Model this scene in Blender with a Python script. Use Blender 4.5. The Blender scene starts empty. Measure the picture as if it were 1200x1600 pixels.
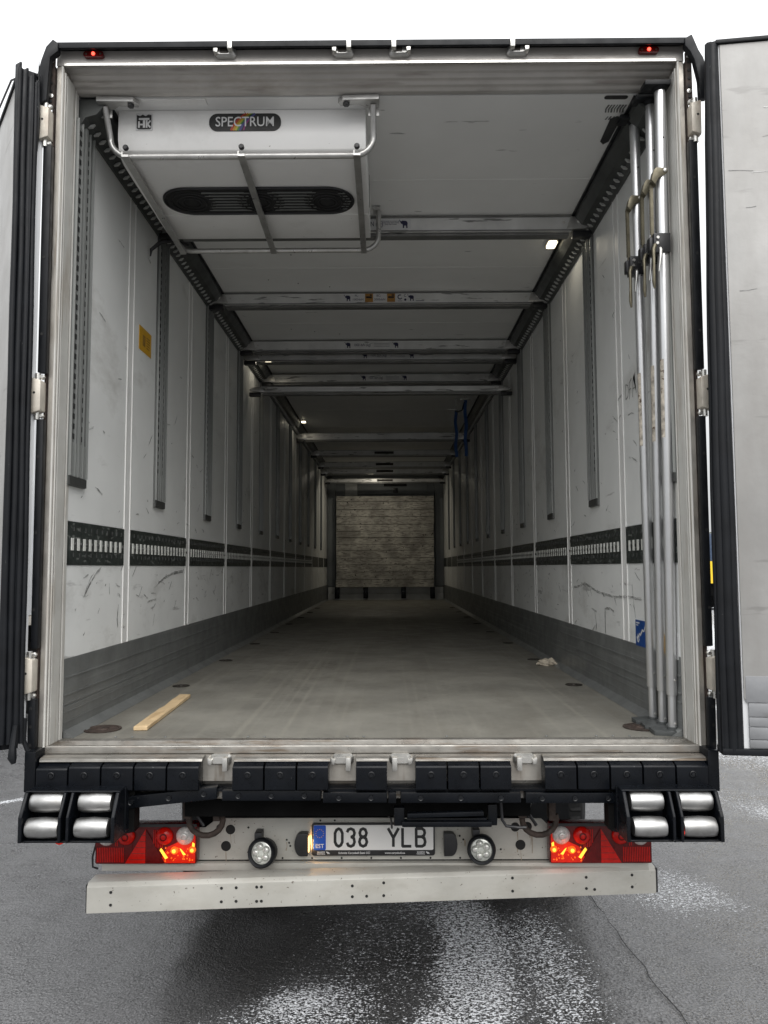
import bpy, bmesh, math, random
import numpy as np
from mathutils import Vector, Matrix
random.seed(7)
PI = math.pi
FZ = 1.22                      # height of the trailer floor above the ground; coordinates below are relative to that floor

# ------------------------------------------------------------------ camera, sky, sun, exposure
sc = bpy.context.scene
C = sc.collection
cam_d = bpy.data.cameras.new("camera"); cam = bpy.data.objects.new("camera", cam_d); C.objects.link(cam)
sc.camera = cam
cam_d.sensor_fit = 'VERTICAL'; cam_d.sensor_height = 36.0; cam_d.lens = 1190 / 1600 * 36
cam_d.clip_start = 0.05; cam_d.clip_end = 3000
p_, y_, r_ = .0729, -.006, -.0039
h_ = Vector((math.sin(y_), math.cos(y_), 0)); rt_ = Vector((math.cos(y_), -math.sin(y_), 0)); zz = Vector((0, 0, 1))
fw_ = h_ * math.cos(p_) + zz * math.sin(p_); up_ = -h_ * math.sin(p_) + zz * math.cos(p_)
R_ = rt_ * math.cos(r_) + up_ * math.sin(r_); U_ = -rt_ * math.sin(r_) + up_ * math.cos(r_)
cam.matrix_world = Matrix(((R_.x, U_.x, -fw_.x, .07), (R_.y, U_.y, -fw_.y, -2.96), (R_.z, U_.z, -fw_.z, .6786 + FZ), (0, 0, 0, 1)))

world = bpy.data.worlds.new("World"); sc.world = world; world.use_nodes = True
wn, wl = world.node_tree.nodes, world.node_tree.links
bg = wn['Background']
sky = wn.new('ShaderNodeTexSky'); sky.sky_type = 'NISHITA'; sky.sun_disc = False
SUN_EL, SUN_AZ = math.radians(48), math.radians(172)
sky.sun_elevation = SUN_EL; sky.sun_rotation = SUN_AZ; sky.dust_density = 4; sky.air_density = 1.5
hs = wn.new('ShaderNodeHueSaturation'); hs.inputs['Saturation'].default_value = .12
mx = wn.new('ShaderNodeMix'); mx.data_type = 'RGBA'; mx.inputs['Factor'].default_value = .93
# closed overcast cloud: the zenith is three times as bright as the horizon (CIE overcast sky)
tcw = wn.new('ShaderNodeTexCoord'); sxw = wn.new('ShaderNodeSeparateXYZ'); wl.new(tcw.outputs['Generated'], sxw.inputs[0])
mrw = wn.new('ShaderNodeMapRange'); wl.new(sxw.outputs['Z'], mrw.inputs[0])
for i_, v_ in enumerate((0, 1, 3.1, 12.2)): mrw.inputs[i_ + 1].default_value = v_
cnw = wn.new('ShaderNodeTexNoise'); cnw.inputs['Scale'].default_value = 2.2; cnw.inputs['Detail'].default_value = 4; wl.new(tcw.outputs['Generated'], cnw.inputs['Vector'])
cmw = wn.new('ShaderNodeMapRange'); wl.new(cnw.outputs['Fac'], cmw.inputs[0])
for i_, v_ in enumerate((.3, .7, .95, 1.05)): cmw.inputs[i_ + 1].default_value = v_
mlw = wn.new('ShaderNodeMath'); mlw.operation = 'MULTIPLY'; wl.new(mrw.outputs[0], mlw.inputs[0]); wl.new(cmw.outputs[0], mlw.inputs[1])
vmw = wn.new('ShaderNodeVectorMath'); vmw.operation = 'SCALE'; vmw.inputs[0].default_value = (.985, 1.0, 1.015); wl.new(mlw.outputs[0], vmw.inputs['Scale'])
wl.new(vmw.outputs[0], mx.inputs['B'])
wl.new(sky.outputs[0], hs.inputs['Color']); wl.new(hs.outputs[0], mx.inputs['A']); wl.new(mx.outputs['Result'], bg.inputs['Color'])
bg.inputs['Strength'].default_value = .115
sun_d = bpy.data.lights.new("sun", 'SUN'); sun = bpy.data.objects.new("sun", sun_d); C.objects.link(sun)
sun_d.energy = 1.4; sun_d.angle = math.radians(60); sun_d.color = (1, .97, .94)
sun_dir = Vector((math.sin(SUN_AZ) * math.cos(SUN_EL), math.cos(SUN_AZ) * math.cos(SUN_EL), math.sin(SUN_EL)))
sun.rotation_euler = (-sun_dir).to_track_quat('-Z', 'Y').to_euler(); sun.location = (0, -10, 20)
sc.view_settings.view_transform = 'Standard'; sc.view_settings.look = 'None'
sc.view_settings.exposure = 0.74; sc.view_settings.gamma = 1; sc.view_settings.use_curve_mapping = False
sc.cycles.max_bounces = 12; sc.cycles.diffuse_bounces = 3; sc.cycles.glossy_bounces = 4

# ------------------------------------------------------------------ materials
MATS = {}
def mat(name, col, rough=.5, metal=0., var=.12, vs=4., streak=None, scol=(.05, .05, .05), samt=.0, sedge=.05, bump=0., bs=60.,
        spec=.5, emit=None, es=0., coat=0., rvar=.1, speck=0., spcol=(.04, .035, .03), spscale=90., trans=0., dirt=0., dcol=(.12, .09, .06), ds=(1.2, 1.2, 1.2)):
    if name in MATS: return MATS[name]
    m = bpy.data.materials.new(name); m.use_nodes = True; MATS[name] = m
    n, l = m.node_tree.nodes, m.node_tree.links
    b = n['Principled BSDF']
    b.inputs['Metallic'].default_value = metal; b.inputs['Specular IOR Level'].default_value = spec
    b.inputs['Coat Weight'].default_value = coat; b.inputs['Coat Roughness'].default_value = .08
    b.inputs['Transmission Weight'].default_value = trans
    geo = n.new('ShaderNodeNewGeometry'); pos = geo.outputs['Position']
    def noise(scale, detail=4, mapv=None, rough_=.55):
        t = n.new('ShaderNodeTexNoise'); t.inputs['Scale'].default_value = scale; t.inputs['Detail'].default_value = detail
        t.inputs['Roughness'].default_value = rough_
        if mapv:
            mp = n.new('ShaderNodeMapping'); mp.inputs['Scale'].default_value = mapv
            l.new(pos, mp.inputs['Vector']); l.new(mp.outputs[0], t.inputs['Vector'])
        else: l.new(pos, t.inputs['Vector'])
        return t.outputs['Fac']
    def mrange(src, a, b_, c, d):
        r = n.new('ShaderNodeMapRange'); r.inputs[1].default_value = a; r.inputs[2].default_value = b_
        r.inputs[3].default_value = c; r.inputs[4].default_value = d; l.new(src, r.inputs[0]); return r.outputs[0]
    def mix(f, a, b_):
        x = n.new('ShaderNodeMix'); x.data_type = 'RGBA'
        for k, v in (('Factor', f), ('A', a), ('B', b_)):
            s = x.inputs[k] if k != 'Factor' else x.inputs[0]
            if isinstance(v, (tuple, list)): s.default_value = (*v, 1)
            elif isinstance(v, float): s.default_value = v
            else: l.new(v, s)
        return x.outputs['Result']
    c1 = tuple(x * (1 - var) for x in col); c2 = tuple(min(1, x * (1 + var)) for x in col)
    base = mix(mrange(noise(vs, 5), .3, .7, 0, 1), c1, c2)
    if dirt > 0:
        base = mix(mrange(noise(1., 6, ds, .65), .62 - dirt * .3, .8, 0., .75), base, dcol)
    if streak:
        base = mix(mrange(noise(1., 3, streak, .5), 1 - samt, 1 - samt + sedge, 0, .8), base, scol)
    if speck > 0:
        a_ = mrange(noise(spscale, 3), .74 - speck * .2, .78 - speck * .2, 0, 1); base = mix(a_, base, spcol)
    l.new(base, b.inputs['Base Color'])
    l.new(mrange(noise(vs * 2.3, 5), .3, .7, max(.03, rough - rvar), min(1, rough + rvar)), b.inputs['Roughness'])
    if bump:
        bp = n.new('ShaderNodeBump'); bp.inputs['Strength'].default_value = bump; bp.inputs['Distance'].default_value = .004
        l.new(noise(bs, 4), bp.inputs['Height']); l.new(bp.outputs[0], b.inputs['Normal'])
    if emit:
        b.inputs['Emission Color'].default_value = (*emit, 1); b.inputs['Emission Strength'].default_value = es
    return m

M = dict(
    wall=mat('wall_panel_white', (.76, .77, .755), .5, spec=.3, var=.05, vs=2.5, streak=(7, 3.2, 26), samt=.29, sedge=.08, scol=(.42, .42, .41), bump=.25, bs=9, rvar=.08, dirt=.12, dcol=(.42, .41, .38), ds=(2, 1.4, 3)),
    wall_low=mat('lower_wall_white', (.77, .78, .765), .5, spec=.3, var=.06, vs=3, streak=(7, 3.5, 30), samt=.34, sedge=.09, scol=(.4, .4, .39), bump=.35, bs=8, rvar=.08, dirt=.25, dcol=(.38, .37, .34), ds=(2, 2, 4)),
    ceil=mat('ceiling_white', (.80, .80, .785), .42, var=.04, vs=2, streak=(5, 22, 8), samt=.29, sedge=.04, scol=(.3, .3, .29), bump=.1, bs=6, rvar=.08),
    strip=mat('joint_strip', (.78, .78, .765), .4, var=.06, vs=6, dirt=.2, dcol=(.3, .29, .27)),
    edge=mat('joint_edge', (.83, .83, .81), .38, var=.05),
    band=mat('lashing_rail_black', (.028, .034, .031), .42, var=.35, vs=14, streak=(8, 18, 50), samt=.4, scol=(.16, .17, .16), rvar=.15, bump=.15, bs=120),
    slot=mat('slot_bright', (.70, .71, .67), .4, var=.12, vs=12),
    kick=mat('kick_plate_grey', (.20, .208, .205), .42, metal=.35, var=.16, vs=5, streak=(5, .7, 60), samt=.44, sedge=.18, scol=(.27, .28, .275), bump=.1, bs=30, rvar=.12),
    track=mat('track_aluminium', (.15, .155, .15), .45, metal=.3, var=.06, vs=3),
    trackrib=mat('track_rib_aluminium', (.30, .31, .30), .42, metal=.4, var=.05, vs=3),
    hole=mat('slot_shadow', (.012, .012, .012), .8, var=.1),
    rail=mat('roof_rail_grey', (.085, .09, .087), .45, metal=.4, var=.2, vs=6),
    bolt=mat('bolt_black', (.006, .007, .009), .3, spec=.4),
    scuff=mat('scuff_grey', (.22, .22, .215), .5, var=.55, vs=50),
    capm=mat('track_cap_grey', (.06, .062, .06), .5, metal=.2),
    markl=mat('marker_lens', (.09, .006, .006), .2, coat=.2, spec=.3),
    tooth=mat('rail_tooth', (.55, .555, .54), .4, metal=.3, var=.15),
    steel=mat('frame_stainless', (.40, .38, .345), .42, metal=.72, var=.13, vs=7, streak=(30, 30, 3), samt=.4, sedge=.1, scol=(.22, .19, .155), bump=.12, bs=50, rvar=.14, dirt=.35, dcol=(.23, .185, .14), ds=(6, 6, 1.5)),
    header=mat('header_stainless', (.47, .45, .425), .45, metal=.3, var=.12, vs=5, streak=(3, 20, 30), samt=.38, sedge=.12, scol=(.28, .25, .23), bump=.1, bs=50, rvar=.12, dirt=.2, dcol=(.3, .26, .22), ds=(3, 6, 9)),
    sill=mat('sill_stainless', (.28, .268, .245), .38, metal=.65, var=.25, vs=9, streak=(4, 40, 50), samt=.42, sedge=.1, scol=(.16, .12, .085), bump=.25, bs=40, rvar=.18, dirt=.3, dcol=(.16, .10, .06), ds=(4, 8, 12)),
    jamb=mat('jamb_beige', (.52, .512, .48), .45, metal=.0, var=.08, vs=8, streak=(50, 50, 2.2), samt=.40, sedge=.12, scol=(.33, .30, .25), rvar=.1, dirt=.25, dcol=(.24, .18, .12), ds=(9, 9, 2)),
    rust=mat('rusty_brown', (.040, .027, .021), .75, var=.5, vs=30, bump=.4, bs=90),
    rubber=mat('black_rubber', (.007, .008, .010), .45, spec=.25, var=.3, vs=8, bump=.1, bs=20, rvar=.12, speck=.05, spcol=(.07, .07, .07), spscale=60),
    black=mat('black_paint', (.004, .005, .007), .32, spec=.2, var=.3, vs=10, bump=.1, bs=50, rvar=.12, speck=.06, spcol=(.07, .07, .07), spscale=90, dirt=.0, dcol=(.05, .048, .045)),
    dark=mat('dark_underside', (.005, .005, .005), .8, spec=.1, var=.3, vs=8),
    white=mat('white_paint_dirty', (.46, .45, .41), .45, var=.09, vs=5, speck=.3, spcol=(.14, .12, .10), spscale=75, bump=.08, bs=60, dirt=.5, dcol=(.32, .30, .255), ds=(4, 4, 9), rvar=.1),
    roller=mat('roller_steel', (.42, .42, .415), .40, metal=.95, var=.22, vs=9, streak=(10, 30, 30), samt=.34, sedge=.1, scol=(.2, .19, .18), bump=.05, bs=40, rvar=.1, dirt=.4, dcol=(.2, .19, .175), ds=(8, 8, 12)),
    chrome=mat('keeper_steel', (.60, .59, .56), .3, metal=.85, var=.12, vs=14, rvar=.05),
    alu=mat('pole_aluminium', (.66, .665, .67), .34, metal=.8, var=.04, vs=5, rvar=.04),
    beam=mat('beam_aluminium', (.66, .66, .65), .40, metal=.35, var=.12, vs=6, streak=(5, 10, 40), samt=.38, sedge=.05, scol=(.12, .12, .115), rvar=.1),
    beamdark=mat('beam_flange', (.2, .2, .195), .45, metal=.5, var=.2, vs=6),
    unit=mat('evaporator_white', (.82, .815, .80), .36, var=.04, vs=3, speck=.03, spcol=(.3, .28, .26), spscale=40, rvar=.06, dirt=.1, dcol=(.5, .48, .45)),
    galv=mat('galvanised_tube', (.50, .495, .48), .36, metal=.7, var=.14, vs=12, dirt=.2, dcol=(.2, .18, .16), ds=(9, 9, 9)),
    floor=mat('floor_board', (.195, .188, .165), .5, spec=.3, var=.2, vs=2.6, streak=(26, .22, 5), samt=.46, sedge=.22, scol=(.25, .24, .205), bump=.2, bs=220, rvar=.12, dirt=.45, dcol=(.13, .12, .10), ds=(3.2, 1.0, 2), speck=.10, spcol=(.10, .095, .08), spscale=55),
    drain=mat('drain_dark', (.035, .03, .025), .6, metal=.3, var=.4, vs=20, bump=.3, bs=60),
    brass=mat('zinc_brass', (.15, .135, .095), .4, metal=.6, var=.2, vs=30),
    plastic=mat('black_plastic', (.015, .015, .017), .4, var=.2, vs=20),
    pad=mat('foot_pad', (.06, .065, .065), .55, var=.2, vs=20),
    label=mat('worn_label', (.42, .38, .32), .6, var=.5, vs=45, speck=.6, spcol=(.08, .05, .03), spscale=60),
    ink=mat('navy_ink', (.012, .012, .05), .5, var=.1), blk=mat('black_ink', (.012, .012, .012), .45, var=.1),
    sticker=mat('sticker_white', (.6, .6, .6), .4, var=.05), plate=mat('plate_white', (.72, .71, .69), .35, var=.04, vs=9, coat=.3),
    blue=mat('plate_blue', (.008, .07, .42), .35, var=.05), blue2=mat('sticker_blue', (.01, .06, .24), .4, var=.15, vs=20),
    gold=mat('sign_gold', (.60, .33, .012), .45, var=.08, vs=9), golddk=mat('sign_gold_dark', (.28, .15, .02), .5, var=.3, vs=40),
    orange=mat('pictogram_orange', (.35, .17, .03), .5, var=.3, vs=60),
    wood=mat('fresh_pine', (.58, .43, .25), .6, var=.14, vs=14, streak=(40, 4, 40), samt=.42, sedge=.1, scol=(.42, .28, .14), bump=.2, bs=60),
    ply=mat('weathered_plywood', (.66, .64, .58), .65, var=.45, vs=3.2, streak=(9, 9, 44), samt=.52, sedge=.14, scol=(.22, .2, .18), bump=.6, bs=25, speck=.45, spcol=(.02, .018, .015), spscale=22, dirt=1.2, dcol=(.12, .11, .10), ds=(2.6, 2.2, 2.2)),
    bulk=mat('bulkhead_grey', (.2, .215, .225), .5, var=.1, vs=3), bulkl=mat('bulkhead_light', (.5, .51, .51), .5, var=.15, vs=5),
    strap=mat('strap_blue', (.012, .06, .2), .6, var=.15, vs=30), cloth=mat('glove_cloth', (.45, .4, .32), .8, var=.25, vs=40, bump=.5, bs=120),
    redlens=mat('red_lens', (.55, .008, .004), .12, var=.15, vs=60, coat=.12, spec=.25, bump=.2, bs=260),
    reddark=mat('red_lens_dark', (.11, .003, .003), .15, var=.2, vs=60, coat=.12, spec=.25, bump=.35, bs=240),
    redlit=mat('red_lens_lit', (.4, .01, .004), .15, var=.2, vs=60, coat=.12, spec=.25, emit=(1, .03, .006), es=.16, bump=.3, bs=240),
    amber=mat('amber_lit', (.9, .4, .05), .2, emit=(1, .55, .04), es=1.0), amber2=mat('orange_lit', (.8, .15, .02), .2, emit=(1, .14, .01), es=.38),
    clear=mat('clear_lens', (.55, .52, .50), .12, var=.25, vs=120, coat=1., bump=.8, bs=330),
    led=mat('led_dome', (.62, .63, .58), .12, var=.15, vs=60, coat=1., metal=.3),
    redled=mat('red_led', (.8, .02, .01), .2, emit=(1, .05, .03), es=3.5), lamp=mat('lamp_diffuser', (.9, .85, .7), .3, emit=(1, .88, .62), es=3.),
    platelamp=mat('plate_lamp_lens', (.9, .6, .3), .3, emit=(1, .55, .2), es=2.),
    tyre=mat('tyre_rubber', (.02, .02, .02), .8, var=.3, vs=20, bump=.3, bs=60), skin=mat('trailer_skin_white', (.62, .63, .64), .4, var=.05),
    doorp=mat('door_inner_face', (.34, .335, .325), .45, metal=.1, var=.14, vs=2.2, streak=(4, 4, 22), samt=.36, sedge=.06, scol=(.24, .235, .225), bump=.35, bs=14, rvar=.1, dirt=.8, dcol=(.25, .24, .225), ds=(6, 6, 1.8)),
    doork=mat('door_kick', (.26, .265, .275), .42, metal=.3, var=.18, vs=6, streak=(9, 9, 20), samt=.42, sedge=.1, scol=(.2, .2, .2), bump=.3, bs=20),
    hinge=mat('hinge_painted', (.56, .52, .45), .42, metal=.15, var=.15, vs=14, dirt=.4, dcol=(.22, .13, .07), ds=(14, 14, 5), bump=.2, bs=60),
    yellow=mat('vehicle_yellow', (.75, .5, .02), .4), vblue=mat('vehicle_dark_blue', (.03, .05, .09), .3),
)

# ------------------------------------------------------------------ mesh helpers
class MB:
    def __init__(s): s.v = []; s.f = []
    def add(s, vs, fs):
        o = len(s.v); s.v += [tuple(v) for v in vs]; s.f += [tuple(i + o for i in f) for f in fs]; return s
    def box(s, x0, x1, y0, y1, z0, z1):
        if x0 > x1: x0, x1 = x1, x0
        return s.add([(x0, y0, z0), (x1, y0, z0), (x1, y1, z0), (x0, y1, z0), (x0, y0, z1), (x1, y0, z1), (x1, y1, z1), (x0, y1, z1)],
                     [(0, 3, 2, 1), (4, 5, 6, 7), (0, 1, 5, 4), (1, 2, 6, 5), (2, 3, 7, 6), (3, 0, 4, 7)])
    def prism(s, pts, axis, a, b):
        """2-D outline extruded along an axis: axis 'x' takes (y,z), 'y' takes (x,z), 'z' takes (x,y)"""
        def P(q, t): return {'x': (t, q[0], q[1]), 'y': (q[0], t, q[1]), 'z': (q[0], q[1], t)}[axis]
        n = len(pts); vs = [P(q, a) for q in pts] + [P(q, b) for q in pts]
        fs = [tuple(range(n - 1, -1, -1)), tuple(range(n, 2 * n))] + [(i, (i + 1) % n, (i + 1) % n + n, i + n) for i in range(n)]
        return s.add(vs, fs)
    def tube(s, pts, r, n=10, caps=True, rs=None):
        pts = [Vector(q) for q in pts]; k = len(pts); rings = []
        t0 = (pts[1] - pts[0]).normalized(); ref = Vector((0, 0, 1)) if abs(t0.z) < .9 else Vector((1, 0, 0))
        nrm = t0.cross(ref).normalized()
        vs = []
        for i in range(k):
            t = (pts[min(i + 1, k - 1)] - pts[max(i - 1, 0)]).normalized()
            nrm = (nrm - t * nrm.dot(t)).normalized(); bn = t.cross(nrm)
            rr = rs[i] if rs else r
            for j in range(n):
                a = 2 * PI * j / n; vs.append(pts[i] + (nrm * math.cos(a) + bn * math.sin(a)) * rr)
        fs = [(i * n + j, i * n + (j + 1) % n, (i + 1) * n + (j + 1) % n, (i + 1) * n + j) for i in range(k - 1) for j in range(n)]
        if caps: fs += [tuple(range(n - 1, -1, -1)), tuple((k - 1) * n + j for j in range(n))]
        return s.add(vs, fs)
    def lathe(s, c, prof, axis='y', n=24, tilt=None):
        """prof: list of (radius, offset along the axis)"""
        vs = []
        for r, t in prof:
            for j in range(n):
                a = 2 * PI * j / n; u, w = r * math.cos(a), r * math.sin(a)
                q = {'x': (t, u, w), 'y': (u, t, w), 'z': (u, w, t)}[axis]
                q = Vector(q)
                if tilt: q = tilt @ q
                vs.append(q + Vector(c))
        k = len(prof)
        fs = [(i * n + j, i * n + (j + 1) % n, (i + 1) * n + (j + 1) % n, (i + 1) * n + j) for i in range(k - 1) for j in range(n)]
        fs += [tuple(range(n - 1, -1, -1)), tuple((k - 1) * n + j for j in range(n))]
        return s.add(vs, fs)
    def ribbon(s, pts, w, axis, at, th, rough=0.):
        """thin raised stroke drawn on a plane: axis is the plane normal, pts are its two other coordinates"""
        pts = [Vector((q[0], q[1])) for q in pts]
        L_, R2 = [], []
        for i, q in enumerate(pts):
            t = (pts[min(i + 1, len(pts) - 1)] - pts[max(i - 1, 0)]); t.normalize(); nn = Vector((-t.y, t.x))
            ww = w * .5 * (1 + rough * random.uniform(-1, 1)); L_.append(q + nn * ww); R2.append(q - nn * ww)
        return s.prism(L_ + R2[::-1], axis, at, at + th)

ROOT = {}
def new_obj(name, data, parent=None):
    o = bpy.data.objects.new(name, data); C.objects.link(o); o.parent = parent; return o
def thing(name, label, cat, base=(0, 0, 0), group=None, kind=None):
    o = new_obj(name, None); o.location = (base[0], base[1], base[2] + FZ); o['label'] = label; o['category'] = cat
    if group: o['group'] = group
    if kind: o['kind'] = kind
    ROOT[o.name] = Vector(base); return o
def root_of(o):
    while o.parent: o = o.parent
    return o
def part(name, mb, m, parent, bevel=0., smooth=None, kind=None, label=None, seg=2, recalc=True):
    base = ROOT[root_of(parent).name]
    me = bpy.data.meshes.new(name)
    me.from_pydata([(v[0] - base.x, v[1] - base.y, v[2] - base.z) for v in mb.v], [], mb.f)
    if recalc:
        bm = bmesh.new(); bm.from_mesh(me); bmesh.ops.recalc_face_normals(bm, faces=bm.faces)
        if bevel:
            bmesh.ops.bevel(bm, geom=[e for e in bm.edges if e.is_manifold and e.calc_face_angle(0) > .5], offset=bevel, segments=seg, affect='EDGES', profile=.6, clamp_overlap=True)
        bm.to_mesh(me); bm.free()
    me.materials.append(m)
    if smooth or bevel:
        for q in me.polygons: q.use_smooth = True
        me.set_sharp_from_angle(angle=math.radians(smooth or 35))
    me.update()
    o = new_obj(name, me, parent)
    if kind: o['kind'] = kind
    if label: o['label'] = label
    return o
def children(o): return [c for c in bpy.data.objects if c.parent == o]
def copy_part(o, parent, off=(0, 0, 0)):
    c = o.copy(); C.objects.link(c); c.parent = parent; c.location = o.location + Vector(off); return c
def copy_tree(o, parent=None):
    kids = list(o.children)
    c = o.copy(); C.objects.link(c); c.parent = parent
    for k in kids: copy_tree(k, c)
    return c
def rrect(x0, x1, z0, z1, r, n=6):
    out = []
    for cx, cz, a0 in ((x1 - r, z1 - r, 0), (x0 + r, z1 - r, 90), (x0 + r, z0 + r, 180), (x1 - r, z0 + r, 270)):
        for i in range(n + 1):
            a = math.radians(a0 + 90 * i / n); out.append((cx + r * math.cos(a), cz + r * math.sin(a)))
    return out
def text(s, parent, m, loc, size, rot=(PI / 2, 0, 0), ext=.0004, align='CENTER', sx=1., bold=0., name='lettering'):
    base = ROOT[root_of(parent).name]
    cu = bpy.data.curves.new(name, 'FONT'); cu.body = s; cu.size = size; cu.extrude = ext; cu.align_x = align; cu.align_y = 'CENTER'
    cu.offset = bold; cu.materials.append(m); cu.resolution_u = 3
    tmp = bpy.data.objects.new(name, cu); C.objects.link(tmp)
    me = bpy.data.meshes.new_from_object(tmp, depsgraph=bpy.context.evaluated_depsgraph_get()); bpy.data.objects.remove(tmp)
    o = new_obj(name, me, parent); o.location = Vector(loc) - base; o.rotation_euler = rot; o.scale = (sx, 1, 1)
    return o
GL = {
 '0': [[(.5, 1), (.8, .93), (1, .75), (1, .25), (.8, .07), (.5, 0), (.2, .07), (0, .25), (0, .75), (.2, .93), (.5, 1)]],
 '3': [[(0, .82), (.15, .95), (.5, 1), (.85, .93), (1, .76), (.9, .6), (.55, .53), (.9, .46), (1, .25), (.85, .07), (.5, 0), (.15, .05), (0, .18)]],
 '8': [[(.5, .53), (.15, .6), (.05, .76), (.2, .94), (.5, 1), (.8, .94), (.95, .76), (.85, .6), (.5, .53), (.12, .44), (0, .25), (.15, .07), (.5, 0), (.85, .07), (1, .25), (.88, .44), (.5, .53)]],
 'Y': [[(0, 1), (.5, .48), (1, 1)], [(.5, .5), (.5, 0)]],
 'L': [[(0, 1), (0, 0), (1, 0)]],
 'B': [[(0, 0), (0, 1), (.65, 1), (.9, .9), (.95, .76), (.85, .6), (.6, .54), (0, .54)], [(.6, .54), (.9, .45), (1, .25), (.9, .07), (.65, 0), (0, 0)]]}
def glyph(mb, ch, cx, z0, w, h, t, y):
    k = 0
    for st in GL[ch]:
        q = [(cx - w / 2 + a * w, z0 + b * h) for a, b in st]
        for i in range(len(q) - 1):
            a, b = Vector(q[i]), Vector(q[i + 1]); d = (b - a).normalized() * (t * .18); a2, b2 = a - d, b + d
            mb.ribbon([a2, b2], t, 'y', y - .0004 - k * .00003, .0004 + k * .00003); k += 1

# ------------------------------------------------------------------ ground
def axis(lo, hi, step, far):
    a = list(np.arange(lo, hi + 1e-6, step)); s = step
    up, dn = [], []
    x = hi; st = step
    while x < far: st *= 1.22; x += st; up.append(x)
    x = lo; st = step
    while x > -far: st *= 1.22; x -= st; dn.append(x)
    return np.array(dn[::-1] + a + up)
gx, gy = axis(-4, 5, .06, 900), axis(-1.5, 9, .06, 900)
X, Y = np.meshgrid(gx, gy); nx, ny = len(gx), len(gy)
def sstep(a, b, x): t = np.clip((x - a) / (b - a), 0, 1); return t * t * (3 - 2 * t)
rng = np.random.default_rng(4)
def vnoise(x, y, s, seed):
    r = np.random.default_rng(seed).random((64, 64)); xi = np.floor(x / s).astype(int); yi = np.floor(y / s).astype(int)
    fx, fy = x / s - xi, y / s - yi; fx = fx * fx * (3 - 2 * fx); fy = fy * fy * (3 - 2 * fy)
    g = lambda i, j: r[j % 64, i % 64]
    return (g(xi, yi) * (1 - fx) + g(xi + 1, yi) * fx) * (1 - fy) + (g(xi, yi + 1) * (1 - fx) + g(xi + 1, yi + 1) * fx) * fy
wob = (vnoise(X, Y, .35, 1) - .5) * .3 + (vnoise(X, Y, .12, 2) - .5) * .12
Z = (vnoise(X, Y, 1.1, 3) - .5) * .012
snow = np.zeros_like(X)
def blob(cx, cy, rx, ry, a): 
    global snow
    d = np.sqrt(((X - cx) / rx) ** 2 + ((Y - cy) / ry) ** 2) + wob * 1.3
    snow = np.maximum(snow, a * (1 - sstep(.25, 1.15, d)))
blob(-.33, .52, .32, .20, .66); blob(-.25, .42, .55, .50, .55); blob(-.05, .1, .6, .3, .45); blob(.46, .9, .32, 1.2, .62); blob(.30, .25, .35, .4, .62); blob(.35, 1.5, .35, .5, .5); blob(.1, .9, .7, .9, .34)
blob(.85, .75, .30, .95, .52); blob(1.75, 1.6, .5, .5, .5); blob(2.3, 1.0, .4, .35, .3)
right = sstep(1.9, 3.2, X + wob * 2) * sstep(1.6, 3.6, Y + wob * 2) * (.12 + .6 * vnoise(X, Y, .5, 8))
snow = np.maximum(snow, np.clip(right, 0, .85))
farm = sstep(8, 16, Y) * (.35 + .5 * vnoise(X, Y, 2.5, 9)); snow = np.maximum(snow, farm)
lf = (1 - sstep(.03, .12, np.abs(Y - 3.45 - (X + 3.1) * .55 + wob * .6))) * (X < -2.6) * .7; snow = np.maximum(snow, lf)
wet_shade = np.clip(sstep(-.98, -.90, X + wob * .35) * (1 - sstep(1.02, 1.1, X - (Y - .9) * .08 + wob * .1)) , 0, 1) * (1 - sstep(3.5, 5.5, Y))  # damp patch plus the trailer's shade and dark reflection, painted as one mask
wet_shade *= .75 + .5 * (vnoise(X, Y, .3, 12) - .5)
verts = np.stack([X.ravel(), Y.ravel(), Z.ravel()], 1)
idx = np.arange(nx * ny).reshape(ny, nx)
faces = np.stack([idx[:-1, :-1].ravel(), idx[:-1, 1:].ravel(), idx[1:, 1:].ravel(), idx[1:, :-1].ravel()], 1)
gm = bpy.data.meshes.new('ground'); gm.from_pydata(verts.tolist(), [], faces.tolist())
for nm, arr in (('snow', snow), ('wet_shade', wet_shade)):
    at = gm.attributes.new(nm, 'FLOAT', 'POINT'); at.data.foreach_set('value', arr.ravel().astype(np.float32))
for q in gm.polygons: q.use_smooth = True
g = new_obj('ground', gm); g['kind'] = 'structure'; g['label'] = 'damp grey asphalt yard with patches of grainy snow'
m = bpy.data.materials.new('wet_asphalt'); m.use_nodes = True; n, l = m.node_tree.nodes, m.node_tree.links; b = n['Principled BSDF']
geo = n.new('ShaderNodeNewGeometry')
def tnoise(s, d=3, mv=None, r=.6):
    t = n.new('ShaderNodeTexNoise'); t.inputs['Scale'].default_value = s; t.inputs['Detail'].default_value = d; t.inputs['Roughness'].default_value = r
    if mv:
        mp = n.new('ShaderNodeMapping'); mp.inputs['Scale'].default_value = mv; l.new(geo.outputs['Position'], mp.inputs[0]); l.new(mp.outputs[0], t.inputs['Vector'])
    else: l.new(geo.outputs['Position'], t.inputs['Vector'])
    return t.outputs['Fac']
def mr(s, a, b_, c, d):
    r = n.new('ShaderNodeMapRange'); l.new(s, r.inputs[0])
    for i, v in enumerate((a, b_, c, d)): r.inputs[i + 1].default_value = v
    return r.outputs[0]
def mth(op, a, b_):
    r = n.new('ShaderNodeMath'); r.operation = op
    for i, v in enumerate((a, b_)):
        if isinstance(v, (int, float)): r.inputs[i].default_value = v
        else: l.new(v, r.inputs[i])
    return r.outputs[0]
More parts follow.
